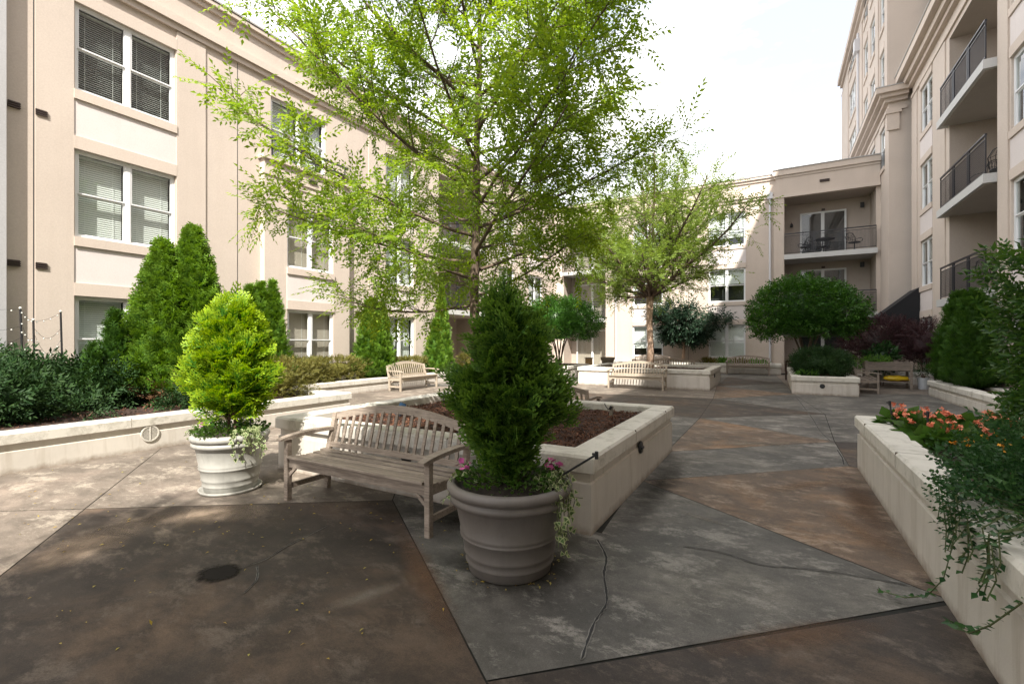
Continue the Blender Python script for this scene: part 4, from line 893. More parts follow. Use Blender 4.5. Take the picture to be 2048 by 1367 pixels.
# ------------------------------------------------------------------ pots
def pot(loc, mat, label, name='flower_pot', saucer=False, k=1):
    t = thing(name, loc, label, 'plant pot', 'large round resin pots')
    prof = [(.001, .0), (.245, 0), (.262, .012), (.268, .06), (.275, .07), (.282, .078), (.277, .088), (.285, .13), (.292, .138), (.288, .15), (.305, .245), (.316, .254), (.316, .262), (.309, .272), (.318, .284), (.312, .294), (.345, .47), (.352, .478), (.378, .488), (.386, .510), (.378, .532), (.366, .540), (.388, .548), (.400, .570), (.400, .590), (.388, .608), (.368, .618), (.352, .612), (.345, .58), (.335, .52), (.001, .52)]
    prof = [(a_*k, z_) for a_, z_ in prof]; b = MB(); b.lathe(prof, 72); o_ = b.build('pot', mat, t, smooth=True, world=False)
    b = MB(); V = []; n_ = 24
    b.lathe([(.338, .575), (.25, .595), (.12, .6), (.001, .605)], n_); b.build('soil', M['soil'], t, world=False, smooth=True)
    if saucer:
        b = MB(); b.lathe([(.24, 0), (.285, 0), (.300, .03), (.288, .032), (.275, .012), (.24, .012)], 48); b.build('saucer', mat, t, world=False, smooth=True)
    return t
P1 = (-1.63, 2.84, .004); P2 = (-5.10, 2.85, .004)
pot(P1, M['pot'], 'large taupe pot at the near end of the bench, holding the dark green conifer', k=1.1)
pot(P2, M['potlight'], 'pale grey pot on a saucer by the near bench, holding the golden conifer', saucer=True, k=.94)
def potted_conifer(loc, H, lob, n, size, mat, label, seed, stems=2, zb=.15, protos=FRONDS, droop=0., core=.45, sparse_top=1.0, tilt_up=.55):
    """lob: list of (x, y, z, r, rz) lobes of the outline in local coordinates"""
    r = np.random.default_rng(seed); t = thing('potted_conifer', loc, label, 'conifer'); Lv = Leaves(); bm = MB()
    wts = np.array([l[3]*l[4] for l in lob]); wts /= wts.sum()
    for (x, y, z, rr, rz), w_ in zip(lob, wts):
        m_ = int(n*w_); U = dirs(m_, r); k = lumps(U, 10, .5, seed+int(z*50), 12)*r.uniform(.35, 1.05, m_)**.7*np.where(r.uniform(0, 1, m_) < .10, 1.2, 1)
        P = U*k[:, None]*np.array([rr, rr, rz])+np.array([x, y, z])
        ax = np.array([x*.6, y*.6, z-rz*.4]); Dd = norm((P-ax)*np.array([1, 1, .55])+1e-6)+np.array([0, 0, tilt_up])+r.normal(0, .32, (m_, 3)); Dd = norm(Dd)
        N = norm(np.array([0, 0, 1.])+U*.35+r.normal(0, .45, (m_, 3)))
        for k2, p_ in enumerate(protos):
            s_ = slice(k2, None, len(protos)); Lv.add(place(p_, P[s_]-Dd[s_]*size*.3, Dd[s_], N[s_], size*r.uniform(.6, 1.25, len(P[s_]))))
        if core: 
            V, Q, T = blob_core('c', (rr, rr, rz), z, None, None, seed, core, .22, 16); Lv.add((V+np.array([x, y, 0]), Q, T))
        bm.tube([(x*.2, y*.2, zb), (x*.6, y*.6, z*.6), (x, y, z+rz*.3)], [.014, .010, .004], 5)
    for k in range(stems): a = k*2.6+.4; bm.tube([(.05*math.cos(a), .05*math.sin(a), -.03), (.045*math.cos(a), .045*math.sin(a), .3), (.03*math.cos(a+1), .03*math.sin(a), H*.6)], [.018, .015, .006], 7)
    Lv.build('foliage', mat, t); bm.build('stem', M['brownstem'], t, world=False); return t
# dark conifer, near pot
cR = Vector((math.cos(R(YAW)), math.sin(R(YAW)), 0))
def lob(s_, d_, z, r_, rz): f = Vector((-math.sin(R(YAW)), math.cos(R(YAW)), 0)); p = cR*s_+f*d_; return (p.x, p.y, z, r_, rz)
potted_conifer((P1[0], P1[1], .60), 1.45, [lob(0, 0, .40, .22, .30), lob(.08, 0, .62, .27, .22), lob(-.17, .03, .56, .24, .17), lob(.22, -.03, .56, .17, .22), lob(-.27, .06, .70, .12, .09), lob(.02, .02, .85, .24, .22), lob(-.04, 0, 1.02, .17, .20), lob(-.04, 0, 1.19, .10, .15), lob(.13, .1, .98, .11, .13), lob(-.12, .1, .86, .12, .14), lob(-.15, 0, .36, .14, .12), lob(0, .0, .15, .13, .2)], 1750, .185, M['cypress'], 'dark green feathery conifer in the taupe pot, foreground centre', 11, core=.45)
potted_conifer((P2[0], P2[1], .60), 1.5, [lob(0, 0, .40, .26, .26), lob(-.16, 0, .36, .16, .12), lob(.18, 0, .34, .16, .12), lob(-.22, 0, .62, .26, .22), lob(.20, 0, .55, .27, .24), lob(0, 0, .82, .30, .26), lob(-.20, 0, .92, .18, .18), lob(.22, 0, .88, .17, .20), lob(-.08, 0, 1.10, .20, .20), lob(.13, 0, 1.12, .15, .18), lob(-.06, .05, 1.32, .09, .16), lob(.12, 0, 1.26, .07, .12)], 1900, .19, M['gold'], 'golden lime feathery conifer in the pale grey pot on the left', 23, core=.42)
def flowers(par, P, mat, size=.03, name='flowers', petals=5, nrm=None):
    """open flowers: five petals round each point, in the parent's local frame"""
    V = []; Q = []; n_ = 0
    for p in P:
        nn = Vector((random.gauss(0, .6), random.gauss(0, .6), .8)) if nrm is None else Vector(nrm)+Vector((random.gauss(0, .3),)*3); nn.normalize(); x = nn.orthogonal().normalized(); y = nn.cross(x); a0 = random.random()*6
        for k in range(petals):
            a = a0+2*math.pi*k/petals; d = x*math.cos(a)+y*math.sin(a); e = nn.cross(d); s_ = size*random.uniform(.8, 1.15); c = Vector(p)
            V += [c, c+d*s_*.6+e*s_*.42+nn*s_*.25, c+d*s_+nn*s_*.2, c+d*s_*.6-e*s_*.42+nn*s_*.25]; Q.append((n_, n_+1, n_+2, n_+3)); n_ += 4
    return quadmesh(name, [tuple(v) for v in V], Q, mat, par)
def ivy_leaf():
    v = np.array([(0, 0, 0), (-.5, .1, .02), (-.3, .42, 0), (0, 1, -.05), (.3, .42, 0), (.5, .1, .02), (0, .35, -.06)], float)
    outer = (v, np.array([(0, 6, 2, 1), (6, 3, 3, 2), (0, 5, 4, 6), (6, 4, 3, 3)])[[0, 2]], np.zeros(7))
    V = np.concatenate([v, v*.0]); 
    rim = np.array([(0, -.02, 0), (-.5, .08, .02), (-.3, .42, 0), (0, 1, -.05), (.3, .42, 0), (.5, .08, .02), (0, .45, -.05)], float)
    Q1 = [(0, 6, 2, 1), (6, 4, 3, 2), (0, 5, 4, 6)]
    inn = rim*np.array([.62, .62, 1])+np.array([0, .14, .012]); V = np.concatenate([rim, inn]); Q = np.array(Q1+[tuple(i+7 for i in q) for q in Q1]); T = np.concatenate([np.zeros(7), np.ones(7)])
    return V, Q, T
IVY = ivy_leaf()
def trailing(par, strands, mat, size, proto, seed, name='ivy', step=.028):
    r = np.random.default_rng(seed); P = []; D = []; N = []; bm = MB()
    for pts in strands:
        pts = [Vector(p) for p in pts]; bm.tube(pts, .003, 4)
        for i in range(len(pts)-1):
            ln = (pts[i+1]-pts[i]).length; m_ = max(1, int(ln/step))
            for k in range(m_):
                p = pts[i].lerp(pts[i+1], (k+r.random())/m_); out_ = Vector((p.x, p.y, 0)); out_ = out_.normalized() if out_.length > 1e-4 else Vector((0, -1, 0))
                P.append(p+Vector(r.normal(0, .018, 3))); D.append(Vector((out_.x*.4, out_.y*.4, -.8))+Vector(r.normal(0, .5, 3))); N.append(out_+Vector((0, 0, .5))+Vector(r.normal(0, .35, 3)))
    Lv = Leaves(); Lv.add(place(proto, np.array(P), np.array(D), np.array(N), size*r.uniform(.6, 1.25, len(P)))); o_ = Lv.build(name, mat, par); bm.build('vine_stem', M['stem'], o_, world=False); return o_
def pot_filling(loc, seed, sides, label_iv, label_pet, petals, pm, droops):
    r = random.Random(seed); ti = thing('variegated_ivy', loc, label_iv, 'ivy')
    st = []
    for (a0, a1, n_, dmin, dmax) in droops:
        for k in range(n_):
            a = R(r.uniform(a0, a1)); c, s_ = math.cos(a), math.sin(a); dr = r.uniform(dmin, dmax)
            st.append([(.2*c, .2*s_, .02), (.33*c, .33*s_, .07), (.41*c, .41*s_, .04), (.43*c+r.gauss(0, .02), .43*s_+r.gauss(0, .02), -.08*min(1, dr/.1)), (.44*c+r.gauss(0, .03), .44*s_+r.gauss(0, .03), -dr)])
    trailing(ti, st, M['ivy'], .042, IVY, seed)
    tp = thing('petunia', loc, label_pet, 'flowers'); P = []; D = []; N = []
    rr = np.random.default_rng(seed)
    for k in range(620):
        a = rr.uniform(0, 6.28); q = .36*math.sqrt(rr.uniform(.05, 1)); P.append((q*math.cos(a), q*math.sin(a), rr.uniform(.0, .10)*(1.1-q))); D.append((math.cos(a)*.6, math.sin(a)*.6, rr.uniform(.1, 1))); N.append(rr.normal(0, .5, 3)+np.array([0, 0, 1]))
    Lv = Leaves(); Lv.add(place(BROAD, np.array(P), np.array(D), np.array(N), rr.uniform(.03, .055, len(P)))); Lv.build('leaves', M['begonia'], tp)
    F_ = []
    for (a0, a1, n_, q0, q1) in petals:
        for k in range(n_): a = R(r.uniform(a0, a1)); q = r.uniform(q0, q1); F_.append((q*math.cos(a), q*math.sin(a), r.uniform(.06, .12)))
    flowers(tp, F_, pm, .026)
    return ti
view = 90+YAW-180    # angle (deg) that points from a pot towards the camera side
pot_filling((P1[0], P1[1], .60), 5, None, 'variegated ivy spilling down the right side of the taupe pot', 'pink petunias round the foot of the dark conifer', [(170, 215, 7, .3, .38), (20, 65, 14, .28, .38)], M['pink'], [(-15, 25, 9, .1, .42), (190, 225, 4, .02, .12), (10, 60, 5, .02, .1)])
pot_filling((P2[0], P2[1], .60), 6, None, 'pale variegated ivy hanging over the right rim of the pale grey pot', 'pink petunia and trailing leaves round the foot of the golden conifer', [(215, 250, 4, .24, .34)], M['palepink'], [(-30, 20, 11, .02, .24), (185, 215, 5, -.02, .03)])
# ------------------------------------------------------------------ trees
tree('street_tree', (-3.5, 5.15, .54), 'large light green elm like tree in the planter behind the near bench', 'tree',
     [(0, 0, 0), (.02, .0, .8), (-.02, .02, 1.7), (.03, .0, 2.6), (.0, .05, 3.6), (.05, .05, 4.8), (.02, .1, 6.2), (.0, .1, 7.2)], [.085, .07, .064, .055, .045, .033, .02, .006],
     (-.2, .0, 3.9, 2.9, 2.9, 3.3), 40, M['elm'], M['bark'], 4, leafsize=.29, sub=10, twig=9.3, z_start=.25, elev=(0, 60), upb=(-.1, .3), limb_r=.022, curve=.45, dens=1.0, twn=3)
tree('street_tree', (-4.15, 18.0, .56), 'light green tree with a tan peeling trunk in the back planter', 'tree',
     [(0, 0, 0), (.02, 0, .9), (-.03, 0, 1.8), (.0, .03, 2.75)], [.15, .115, .11, .14],
     (.4, 0, 5.0, 4.2, 3.6, 3.5), 20, M['elm2'], M['barkred'], 9, bm_=M['bark'], leafsize=.42, sub=8, twig=7.5, fork=True, elev=(10, 80), limb_r=.05, curve=.05, twn=2, upb=(-.05, .4), sprigs=[sprig(11, .22, .45, k+20, droop=.02) for k in range(3)])
tree('magnolia_tree', (-4.3, 26.2, .42), 'small dark leaved tree against the back wall between two ground floor windows', 'tree',
     [(0, 0, 0), (.05, 0, .7), (0, 0, 1.3)], [.10, .08, .08], (.1, -.2, 2.4, 2.3, 1.3, 1.15), 16, M['magnolia'], M['barkred'], 12, leafsize=.42, sub=9, twig=11, fork=True, elev=(8, 62), limb_r=.04, curve=.1, sprigs=[sprig(7, .34, .42, k+30) for k in range(3)], dens=1.2)
tree('street_tree', (-.9, -3.1, 0), 'tree behind the camera whose crown shades the foreground paving', 'tree',
     [(0, 0, 0), (0, 0, 2), (0, 0, 4), (0, 0, 6.5)], [.12, .1, .07, .02], (0, 0, 5.6, 2.2, 2.3, 2.2), 24, M['elm'], M['bark'], 15, leafsize=.36, sub=8, twig=9, z_start=.4, elev=(10, 60), limb_r=.03, curve=.3)
tree('street_tree', (3.0, -3.2, 0), 'unseen second tree added behind the camera to dim the foreground light', 'tree',  # unseen tree, added only to lower the ambient light in the foreground
     [(0, 0, 0), (0, 0, 2), (0, 0, 4), (0, 0, 6.5)], [.12, .1, .07, .02], (0, 0, 5.8, 3.0, 3.0, 2.4), 24, M['elm'], M['bark'], 16, leafsize=.36, sub=8, twig=9, z_start=.4, elev=(10, 60), limb_r=.03, curve=.3)
def domed_tree(loc, rad, cz, label, seed, n, size):
    t = shrub('domed_tree', loc, rad, cz, n, size, M['holly'], label, 'tree', seed=seed, amp=.17, lk=30, shell=.74, stems=0, flat_bottom=-.62, proto=[sprig(6, .40, .5, k+seed) for k in range(3)], jit=.9)
    b = MB(); r_ = random.Random(seed)
    for k in range(6):
        a = k*1.05+seed; R_ = rad[0]*.45; p1 = (R_*.35*math.cos(a), R_*.35*math.sin(a), cz*.45); p2 = (R_*math.cos(a), R_*math.sin(a), cz)
        b.tube([(.07*math.cos(a), .07*math.sin(a), 0), (R_*.2*math.cos(a+.3), R_*.2*math.sin(a+.3), cz*.22), p1, p2], [.05, .042, .035, .02], 7)
    b.build('trunk', M['bark'], t, smooth=True, world=False)
domed_tree((.98, 20.0, .45), (1.45, 1.4, 1.12), 2.1, 'large domed evergreen with several stems in the narrow right planter', 3, 3400, .26)
domed_tree((-9.2, 20.9, .42), (1.5, 1.4, 1.05), 2.05, 'small domed evergreen on dark stems behind the near conifer', 8, 2800, .26)
# ------------------------------------------------------------------ arborvitaes
conifer('arborvitae', (-10.4, 4.85, .38), 3.55, .92, 4200, .24, M['thuja'], 'tallest bright arborvitae, two merged cones before the left window', 2, spikes=((.1, .15, .98, 1), (-.05, -.32, .88, .92), (.1, .6, .33, .55)))
conifer('arborvitae', (-10.5, 3.8, .38), 1.75, .42, 900, .18, M['thujadark'], 'narrow dark arborvitae merging into the left side of the tallest one', 9)
conifer('arborvitae', (-10.3, 3.4, .38), 1.15, .24, 450, .14, M['thujadark'], 'smallest dark arborvitae, leftmost before the ground floor window', 3)
conifer('arborvitae', (-11.45, 7.15, .36), 2.72, .62, 1900, .18, M['thuja'], 'three pointed arborvitae partly hidden by the golden conifer', 4, spikes=((0, 0, 1, 1), (-.1, -.22, .97, .9), (.1, .26, 1.02, .85)))
conifer('arborvitae', (-11.65, 11.2, .36), 2.62, .68, 2300, .19, M['thuja'], 'broad arborvitae with three tips beside the pale bench', 5, spikes=((0, 0, 1, 1), (0, .32, .96, .8), (0, -.28, .98, .75)))
conifer('arborvitae', (-11.5, 14.6, .36), 3.35, .62, 2100, .20, M['thuja'], 'slender two tipped arborvitae left of the tall trunk', 6, spikes=((0, 0, 1, .8), (0, -.4, .62, .8)))
conifer('arborvitae', (4.42, 17.2, .38), 2.55, .66, 2000, .19, M['thujadark'], 'farther one of the pair of dark arborvitaes by the right building', 7, pw=.55)
conifer('arborvitae', (4.42, 16.1, .38), 2.5, .66, 2000, .19, M['thujadark'], 'nearer one of the pair of dark arborvitaes by the right building', 8, pw=.55)
# ------------------------------------------------------------------ shrubs, left
WH = [sprig(8, .42, .34, k+40, droop=.0) for k in range(3)]
for (x, y, rx, ry, rz, lab, sd) in ((-10.0, 1.9, .85, .8, .44, 'dark laurel at the left edge above the planter wall', 1), (-10.7, 3.5, .75, .85, .42, 'dark glossy laurel before the small arborvitae', 2), (-11.4, 2.4, .7, 1.1, .52, 'taller laurel against the left facade behind the string light poles', 3), (-10.3, 5.75, .6, .6, .34, 'dark laurel left of the golden conifer, behind the browned one', 4)):
    shrub('laurel_shrub', (x, y, .38), (rx, ry, rz), rz*.75, 900, .24, M['laurel'], lab, seed=sd, proto=WH, group='dark laurels in the left planter', amp=.2)
shrub('laurel_shrub', (-9.85, 4.7, .38), (.45, .62, .40), .32, 420, .17, M['deadleaf'], 'browned half dead laurel above the mulch', seed=5, proto=WH, core=False, stems=9, shell=.35)
for k, (x, y, s_, lab) in enumerate(((-9.2, 4.25, .24, 'small laurel sprout on the mulch below the browned laurel'), (-9.1, 4.9, .22, 'low laurel sprout nearest the golden conifer'), (-9.35, 3.0, .3, 'small laurel clump leaning over the mulch near the vent'))):
    shrub('laurel_shrub', (x, y, .38), (s_*1.2, s_, s_*.9), s_*.5, 90, .20, M['laurel'], lab, seed=50+k, proto=WH, core=False, shell=.2)
AZ = [sprig(8, .36, .5, k+60) for k in range(3)]
for k, (x, y, rx, ry, rz, lab) in enumerate(((-9.5, 6.35, .72, .62, .46, 'yellowish azalea behind the golden conifer'), (-11.6, 8.6, .5, .7, .40, 'azalea mound under the second ground floor window'), (-11.75, 9.7, .5, .95, .42, 'azalea mound left of the three tipped arborvitae'), (-11.85, 13.0, .4, 1.0, .36, 'azalea row behind the pale bench'), (-11.7, 17.2, .45, 1.1, .40, 'farthest azalea past the slender arborvitae'))):
    shrub('azalea', (x, y, .36), (rx, ry, rz), rz*.85, 1300, .12, M['azalea'], lab, seed=70+k, proto=AZ, group='clipped azaleas', amp=.12, box=.25)
# right of court
shrub('evergreen_bush', (1.25, 17.75, .45), (.72, .85, .46), .40, 1300, .18, M['laurel'], 'rounded glossy bush filling the narrow right planter', seed=21, proto=WH, amp=.12)
shrub('evergreen_bush', (.85, 17.05, .45), (.26, .24, .14), .1, 140, .12, M['herb'], 'low bright green tuft at the front of the narrow planter', seed=22, core=False)
shrub('loropetalum', (3.7, 22.9, .40), (1.35, 1.1, .95), 1.15, 2300, .24, M['maroon'], 'large maroon leaved shrub behind the potting trough', seed=23, proto=[sprig(9, .26, .5, k+80, droop=.25) for k in range(3)], amp=.25, core=True, shell=.6, stems=7)
shrub('loropetalum', (4.7, 21.8, .40), (.6, .9, .8), 1.1, 900, .24, M['maroon'], 'smaller maroon shrub against the right building', seed=24, proto=[sprig(9, .26, .5, k+80, droop=.25) for k in range(3)], amp=.25, shell=.6)
shrub('hydrangea', (3.35, 21.2, .0), (.5, .35, .62), .9, 420, .17, M['vine'], 'leafy green shrub between trough and maroon shrub', seed=25, proto=BROAD, amp=.2, shell=.5)
shrub('herbs', (3.05, 20.3, .82), (.42, .30, .18), .12, 420, .08, M['herb'], 'bright green herbs spilling from the left half of the trough', 'herbs', seed=26, amp=.3, stems=0, shell=.4)
shrub('herbs', (2.45, 20.5, .45), (.3, .25, .35), .3, 260, .09, M['herb'], 'green plant left of the trough, behind the end on bench', 'herbs', seed=27, amp=.3, shell=.4)
for k in range(4): shrub('liriope', (-3.0+k*.75, 26.1, .42), (.42, .35, .16), .1, 200, .20, M['herb'] if k % 2 else M['azalea'], 'low grassy clump on the back wall planter behind the far bench', 'plant', seed=90+k, proto=LANCE, core=False, stems=0, up=1.2, shell=.1, group='grassy clumps at the back wall')
# near right: laurel column, vine, flowers
NL = [sprig(7, .46, .40, k+100, droop=.05) for k in range(4)]
shrub('laurel_column', (2.66, 5.46, .54), (.84, .80, 1.0), .86, 5200, .165, M['nearlaurel'], 'tall bright leaved shrub cut off by the right edge of the picture', seed=31, proto=NL, amp=.14, lk=26, jit=.8, shell=.75, up=.25, flat_bottom=-.9, box=.1)
VL = [sprig(9, .22, .62, k+120, droop=.15) for k in range(4)]
tv = shrub('trailing_shrub', (1.42, 3.6, .54), (.50, .66, .44), .10, 2600, .135, M['vine'], 'dark small leaved shrub hanging over the near corner of the right planter', seed=32, proto=VL, amp=.25, shell=.45, flat_bottom=-.9)
strs = []
for k in range(16):
    y = random.uniform(-.85, .1); x0 = -.42; z = random.uniform(.12, .25); dr = random.uniform(.1, .35); q = random.gauss(0, .05)
    strs.append([(x0+.15, y, z), (x0-.05, y+q*.3, z+.05), (x0-.16, y+q, z-.02), (x0-.15, y+q*1.6, z-.10-dr*.3), (x0-.16-random.uniform(0, .03), y+q*2.2, z-.12-dr*.6)])
strs.append([(-.45, -.25, .21), (-.61, -.35, -.02), (-.64, -.32, -.22), (-.67, -.15, -.40), (-.74, -.0, -.50), (-.86, .08, -.52)])
strs.append([(-.5, -.95, .05), (-.60, -.8, -.20), (-.62, -.62, -.34), (-.64, -.36, -.42)])
def vine_leaves(par, strands, seed):
    r = np.random.default_rng(seed); P = []; D = []; N = []; bm = MB()
    for pts in strands:
        pts = [Vector(p) for p in pts]; bm.tube(pts, .0035, 4)
        for i in range(len(pts)-1):
            ax = (pts[i+1]-pts[i]); ln = ax.length; ax = ax.normalized(); m_ = int(ln/.022)
            for k in range(m_):
                p = pts[i].lerp(pts[i+1], (k+.5)/max(1, m_)); sd = ax.cross(Vector((0, 0, 1))).normalized()*(1 if k % 2 else -1); P.append(p); D.append(ax*.5+sd+Vector((0, 0, .3))+Vector(r.normal(0, .3, 3))); N.append(Vector((0, 0, 1))+Vector(r.normal(0, .4, 3)))
    Lv = Leaves(); Lv.add(place(BROAD, np.array(P), np.array(D), np.array(N), r.uniform(.025, .05, len(P)))); o_ = Lv.build('trailing_shoots', M['vine'], par); bm.build('shoot_stem', M['stem'], o_, world=False)
vine_leaves(tv, strs, 3)
def flower_plant(loc, seed, kind):
    r = np.random.default_rng(seed); cor = kind == 'coral'
    t = thing('begonia' if cor else 'lantana', loc, 'coral flowered begonia with broad green leaves in the right planter' if cor else 'yellow orange lantana near the tall shrub in the right planter', 'flowers', 'coral begonias' if cor else 'yellow lantanas')
    n_ = 110; U = dirs(n_, r); U[:, 2] = np.abs(U[:, 2]); P = U*np.array([.23, .23, .22])*r.uniform(.5, 1, n_)[:, None]+np.array([0, 0, .03])
    D = norm(U+np.array([0, 0, .1])+r.normal(0, .3, (n_, 3))); N = norm(np.array([0, 0, 1.])+U*.4+r.normal(0, .4, (n_, 3)))
    Lv = Leaves(); Lv.add(place(leaf(.85 if cor else .5, .08), P, D, N, r.uniform(.09, .15, n_)*(1 if cor else .6))); Lv.build('leaves', M['begonia'] if cor else M['vine'], t)
    P = []
    for k in range(9 if cor else 5):
        a = r.uniform(0, 6.28); q = r.uniform(0, .2); c0 = Vector((q*math.cos(a), q*math.sin(a), r.uniform(.22, .32)))
        for j in range(9): P.append(c0+Vector(r.normal(0, .018 if cor else .012, 3)))
    flowers(t, P, M['coral'] if cor else M['orange'], .022 if cor else .015, 'flowers', 4)
spots = [(1.25, 6.75), (1.62, 6.7), (2.05, 6.75), (2.5, 6.6), (1.35, 6.2), (1.85, 6.25), (2.3, 6.2), (1.4, 5.65), (1.85, 5.8), (2.9, 6.7)]
for k, (x, y) in enumerate(spots): flower_plant((x, y, .53), 200+k, 'coral')
for k, (x, y) in enumerate([(1.62, 5.25), (1.35, 5.0), (1.75, 5.45), (1.5, 4.6)]): flower_plant((x, y, .53), 230+k, 'gold')
# ------------------------------------------------------------------ small things
def sprinkler(loc, h, label, lean=(0, 0)):
    t = thing('sprinkler_riser', loc, label, 'sprinkler', 'black irrigation risers'); b = MB(); p = Vector((lean[0], lean[1], h)); b.tube([(0, 0, -.03), p], .008, 6); b.build('riser', M['black'], t, world=False)
    b = MB(); b.tube([p+Vector((0, 0, -.03)), p+Vector((0, 0, .02))], .013, 8); b.bar(p+Vector((-.03, 0, .0)), p+Vector((.005, 0, .0)), .014, .014); b.build('nozzle', M['black'], t, world=False)
sprinkler((1.17, 6.62, .54), .36, 'leaning black irrigation riser nearest the far corner of the flower planter', (-.05, .0))
sprinkler((1.30, 5.95, .54), .34, 'upright black irrigation riser among the coral flowers')
sprinkler((1.72, 5.45, .54), .24, 'short black irrigation riser next to the yellow lantanas')
sprinkler((P1[0]+.22, P1[1]+.05, .60), .22, 'black irrigation riser leaning out of the taupe pot', (.36, .12))
sprinkler((P2[0]+.2, P2[1]+.1, .60), .42, 'black irrigation riser in the pale grey pot', (-.03, 0))
t = thing('solar_spotlight', (-4.45, 4.75, .545), 'small solar spotlight with a tilted dark blue panel in the sunlit mulch', 'garden light')
b = MB(); b.bar((0, 0, -.03), (0, 0, .1), .015, .015); b.build('stake', M['black'], t, world=False)
b = MB(); b.bar((-.03, -.02, .04), (.04, .02, .20), .09, .014, (1, -.6, 0)); b.build('solar_panel', M['solar'], t, world=False)
b = MB(); b.tube([(.03, .03, .06), (.08, .06, .13)], [.025, .035], 10); b.build('lamp_head', M['black'], t, world=False)
t = thing('solar_spotlight', (-5.0, 6.4, .545), 'small black stake light at the far edge of the sunlit mulch', 'garden light')
b = MB(); b.bar((0, 0, -.03), (0, 0, .12), .012, .012); b.build('stake', M['black'], t, world=False); b = MB(); b.bar((-.07, 0, .13), (.07, .02, .15), .05, .02); b.build('lamp_head', M['black'], t, world=False)
t = thing('wooden_stake', (-1.95, 6.15, .54), 'short grey wooden stake with a black tie in the shaded mulch', 'stake')
b = MB(); b.bar((0, 0, -.05), (.02, 0, .17), .045, .03, (0, 1, 0)); b.build('post', M['stake'], t, world=False)
b = MB(); b.tube([(.03, 0, .12), (-.03, -.02, .13), (-.07, 0, .17), (-.08, 0, .20)], .007, 6); b.tube([(.0, -.02, .13), (.02, -.02, .17)], .02, 6); b.build('tie', M['black'], t, world=False)
# round louvred vent on the left planter wall
c0 = gpt(222, 906); vt = [o for o in col.objects if o.get('label', '').startswith('long cream planter')][0]
b = MB(); cy = 3.28; cz = .245; n_ = 32; x = -7.95
for (r0_, r1_, w0, w1) in ((.115, .098, .003, .018),):
    vs = []
    for rr, ww in ((r0_, 0), (r0_, w1), (r1_, w1), (r1_, .004)):
        vs += [(x+ww, cy+rr*math.cos(2*math.pi*i/n_), cz+rr*math.sin(2*math.pi*i/n_)) for i in range(n_)]
    b.add(vs, [(i*n_+j, i*n_+(j+1) % n_, (i+1)*n_+(j+1) % n_, (i+1)*n_+j) for i in range(3) for j in range(n_)])
for k in range(-6, 7):
    z = cz+k*.0145; hw = math.sqrt(max(0, .098**2-(k*.0145)**2)); b.bar((x+.01, cy-hw, z), (x+.01, cy+hw, z), .007, .006)
b.bar((x+.014, cy, cz-.098), (x+.014, cy, cz+.098), .012, .012, (0, 1, 0)); b.build('round_vent', M['pcap'], vt)
# string lights on black poles, far left
poles = [((-11.4, 2.75), .95, (-.02, -.12)), ((-11.5, 2.95), .8, (.02, -.05)), ((-11.55, 3.15), 1.0, (-.0, -.03))]
tops = []
labs = ['leaning black pole at the left edge, tied with string lights', 'shorter black pole between its two neighbours at the left edge', 'upright black pole by the vertical joint of the left facade']
poles = [((-11.45, 2.85), 1.75, (0, -.05)), ((-11.3, 2.95), 1.55, (.02, -.03)), ((-11.4, 3.35), 1.72, (0, -.04))]
for ((x, y), h, ln), lb_ in zip(poles, labs):
    t = thing('light_pole', (x, y, .40), lb_, 'garden pole', 'black garden poles'); b = MB(); b.tube([(0, 0, 0), (ln[0], ln[1], h)], .016, 8); b.build('pole', M['black'], t, world=False)
    b = MB(); b.sphere((ln[0], ln[1], h+.02), .022, 8); b.build('finial', M['bulb'], t, world=False); tops.append(Vector((x+ln[0], y+ln[1], .4+h)))
b = MB(); bb = MB(); tops = [Vector((-11.3, 1.9, 2.2))]+tops
for i in range(len(tops)-1):
    for sag, e in ((.12, 0), (.45, .3), (.8, .5)):
        p, q = tops[i]-Vector((0, 0, e*.4)), tops[i+1]-Vector((0, 0, e)); pts = [p.lerp(q, k/8)-Vector((0, 0, sag*math.sin(math.pi*k/8)*.4)) for k in range(9)]; b.tube(pts, .003, 4)
        for k in (1, 3, 5, 7): bb.sphere(tuple(pts[k]-Vector((0, 0, .02))), .014, 6)
t = thing('string_lights', tuple(tops[1]), 'string of small clear bulbs strung between the black poles at the left edge', 'string lights'); b.build('cable', M['black'], t); bb.build('bulbs', M['bulb'], t)
# balcony furniture
def patio_chair(loc, rz, label):
    t = thing('patio_chair', loc, label, 'chair', 'black metal patio chairs', rz); b = MB(); b.lathe([(.001, .42), (.24, .42), (.25, .44), (.24, .46), (.001, .45)], 16); b.build('seat', M['black'], t, world=False)
    b = MB(); pts = [(-.22, .2, .45), (-.25, .27, .75), (-.14, .3, .95), (0, .31, 1.0), (.14, .3, .95), (.25, .27, .75), (.22, .2, .45)]; b.tube(pts, .014, 6)
    for k in range(-2, 3): b.tube([(k*.08, .2, .45), (k*.1, .29, .78), (k*.05, .3, .95)], .008, 4)
    for z in (.6, .75): b.tube([(-.23, .24, z), (0, .28, z+.06), (.23, .24, z)], .008, 4)
    b.build('backrest', M['black'], t, world=False)
    for sx in (-1, 1): b = MB(); b.tube([(sx*.24, .2, .66), (sx*.28, -.05, .66), (sx*.26, -.2, .6), (sx*.22, -.18, .45)], .012, 6); b.build('armrest', M['black'], t, world=False)
    b = MB(); b.tube([(0, 0, .42), (0, 0, .1)], .025, 8); b.tube([(.24*math.cos(a), .24*math.sin(a), .03) for a in [k*math.pi/8 for k in range(17)]], .012, 5)
    for k in range(4): b.tube([(0, 0, .14), (.23*math.cos(k*1.571), .23*math.sin(k*1.571), .03)], .012, 5)
    b.build('base', M['black'], t, world=False)
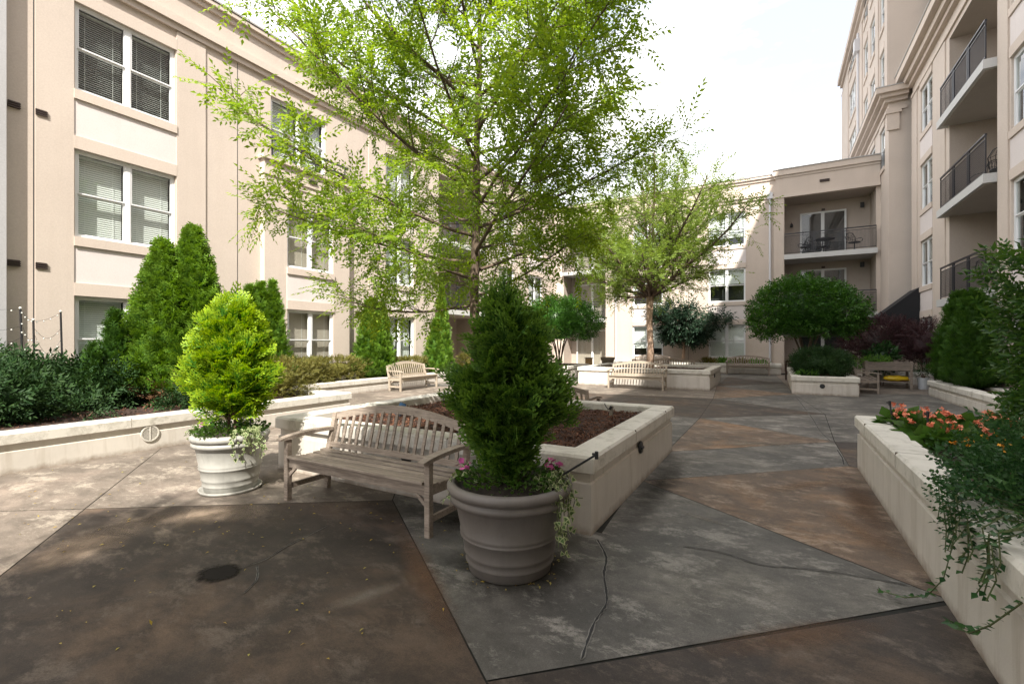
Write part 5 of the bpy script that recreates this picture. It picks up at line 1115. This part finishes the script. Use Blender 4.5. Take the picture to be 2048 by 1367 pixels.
for z in (2*FH,):
    patio_chair((3.35, BY+.45, z), R(30), 'black metal swivel chair at the right of the top back balcony'); patio_chair((1.35, BY+.6, z), R(-40), 'black metal chair left of the round table on the top back balcony'); patio_chair((2.15, BY+1.0, z), R(0), 'black metal chair behind the round table on the top back balcony')
    t = thing('patio_table', (2.15, BY+.4, z), 'round black metal table on the top back balcony', 'table'); b = MB(); b.lathe([(.001, .70), (.42, .70), (.43, .715), (.42, .73), (.001, .73)], 24); b.build('tabletop', M['black'], t, world=False)
    for k in range(4): b = MB(); a = k*1.571+.7; b.tube([(.1*math.cos(a), .1*math.sin(a), .7), (.16*math.cos(a), .16*math.sin(a), .35), (.32*math.cos(a), .32*math.sin(a), 0)], .014, 6); b.build('leg', M['black'], t, world=False)
t = thing('storage_box', (3.35, BY+.25, FH), 'reddish brown box on the lower back balcony', 'box'); b = MB()
for k in range(5): b.box((-.55, -.22, .02+k*.11), (.55, .22, .12+k*.11))
b.build('crate', M['terra'], t, world=False); b = MB(); b.box((-.58, -.25, .575), (.58, .25, .62)); b.build('lid', M['terra'], t, world=False)
for k, (y, z) in enumerate(((17.6, FH), (18.6, FH), (18.0, 2*FH), (19.2, 2*FH))): patio_chair((5.5, y, z), R(60+50*k), ['black chair nearest the corner of the lowest right balcony', 'black chair farther along the lowest right balcony', 'black chair near the end of the middle right balcony', 'black chair at the far end of the middle right balcony'][k])
# small wooden box, low white wall and stone pot in the far left of the court
t = thing('wooden_box', (-8.55, 23.3, 0), 'small upright light wood box before the ground floor sliding door', 'box'); b = MB(); b.box((-.16, -.12, .05), (.16, .12, .72)); b.build('box', flat('light_wood', (.45, .28, .14), .8, var=.2), t, world=False)
b = MB(); b.box((-.19, -.15, .72), (.19, .15, .76)); [b.box((sx*.15-.02, sy*.1-.02, 0), (sx*.15+.02, sy*.1+.02, .049)) for sx in (-1, 1) for sy in (-1, 1)]; b.build('frame', M['stake'], t, world=False)
t = thing('stone_pot', (-7.5, 23.2, 0), 'squat mossy stone urn behind the back planter', 'plant pot'); b = MB(); b.lathe([(.001, 0), (.26, 0), (.28, .08), (.24, .12), (.28, .5), (.33, .66), (.36, .72), (.36, .80), (.30, .80), (.28, .72), (.001, .72)], 24); b.build('urn', M['stone'], t, world=False, smooth=False)
b = MB(); b.lathe([(.29, .74), (.2, .78), (.001, .79)], 16); b.build('soil', M['soil'], t, world=False)
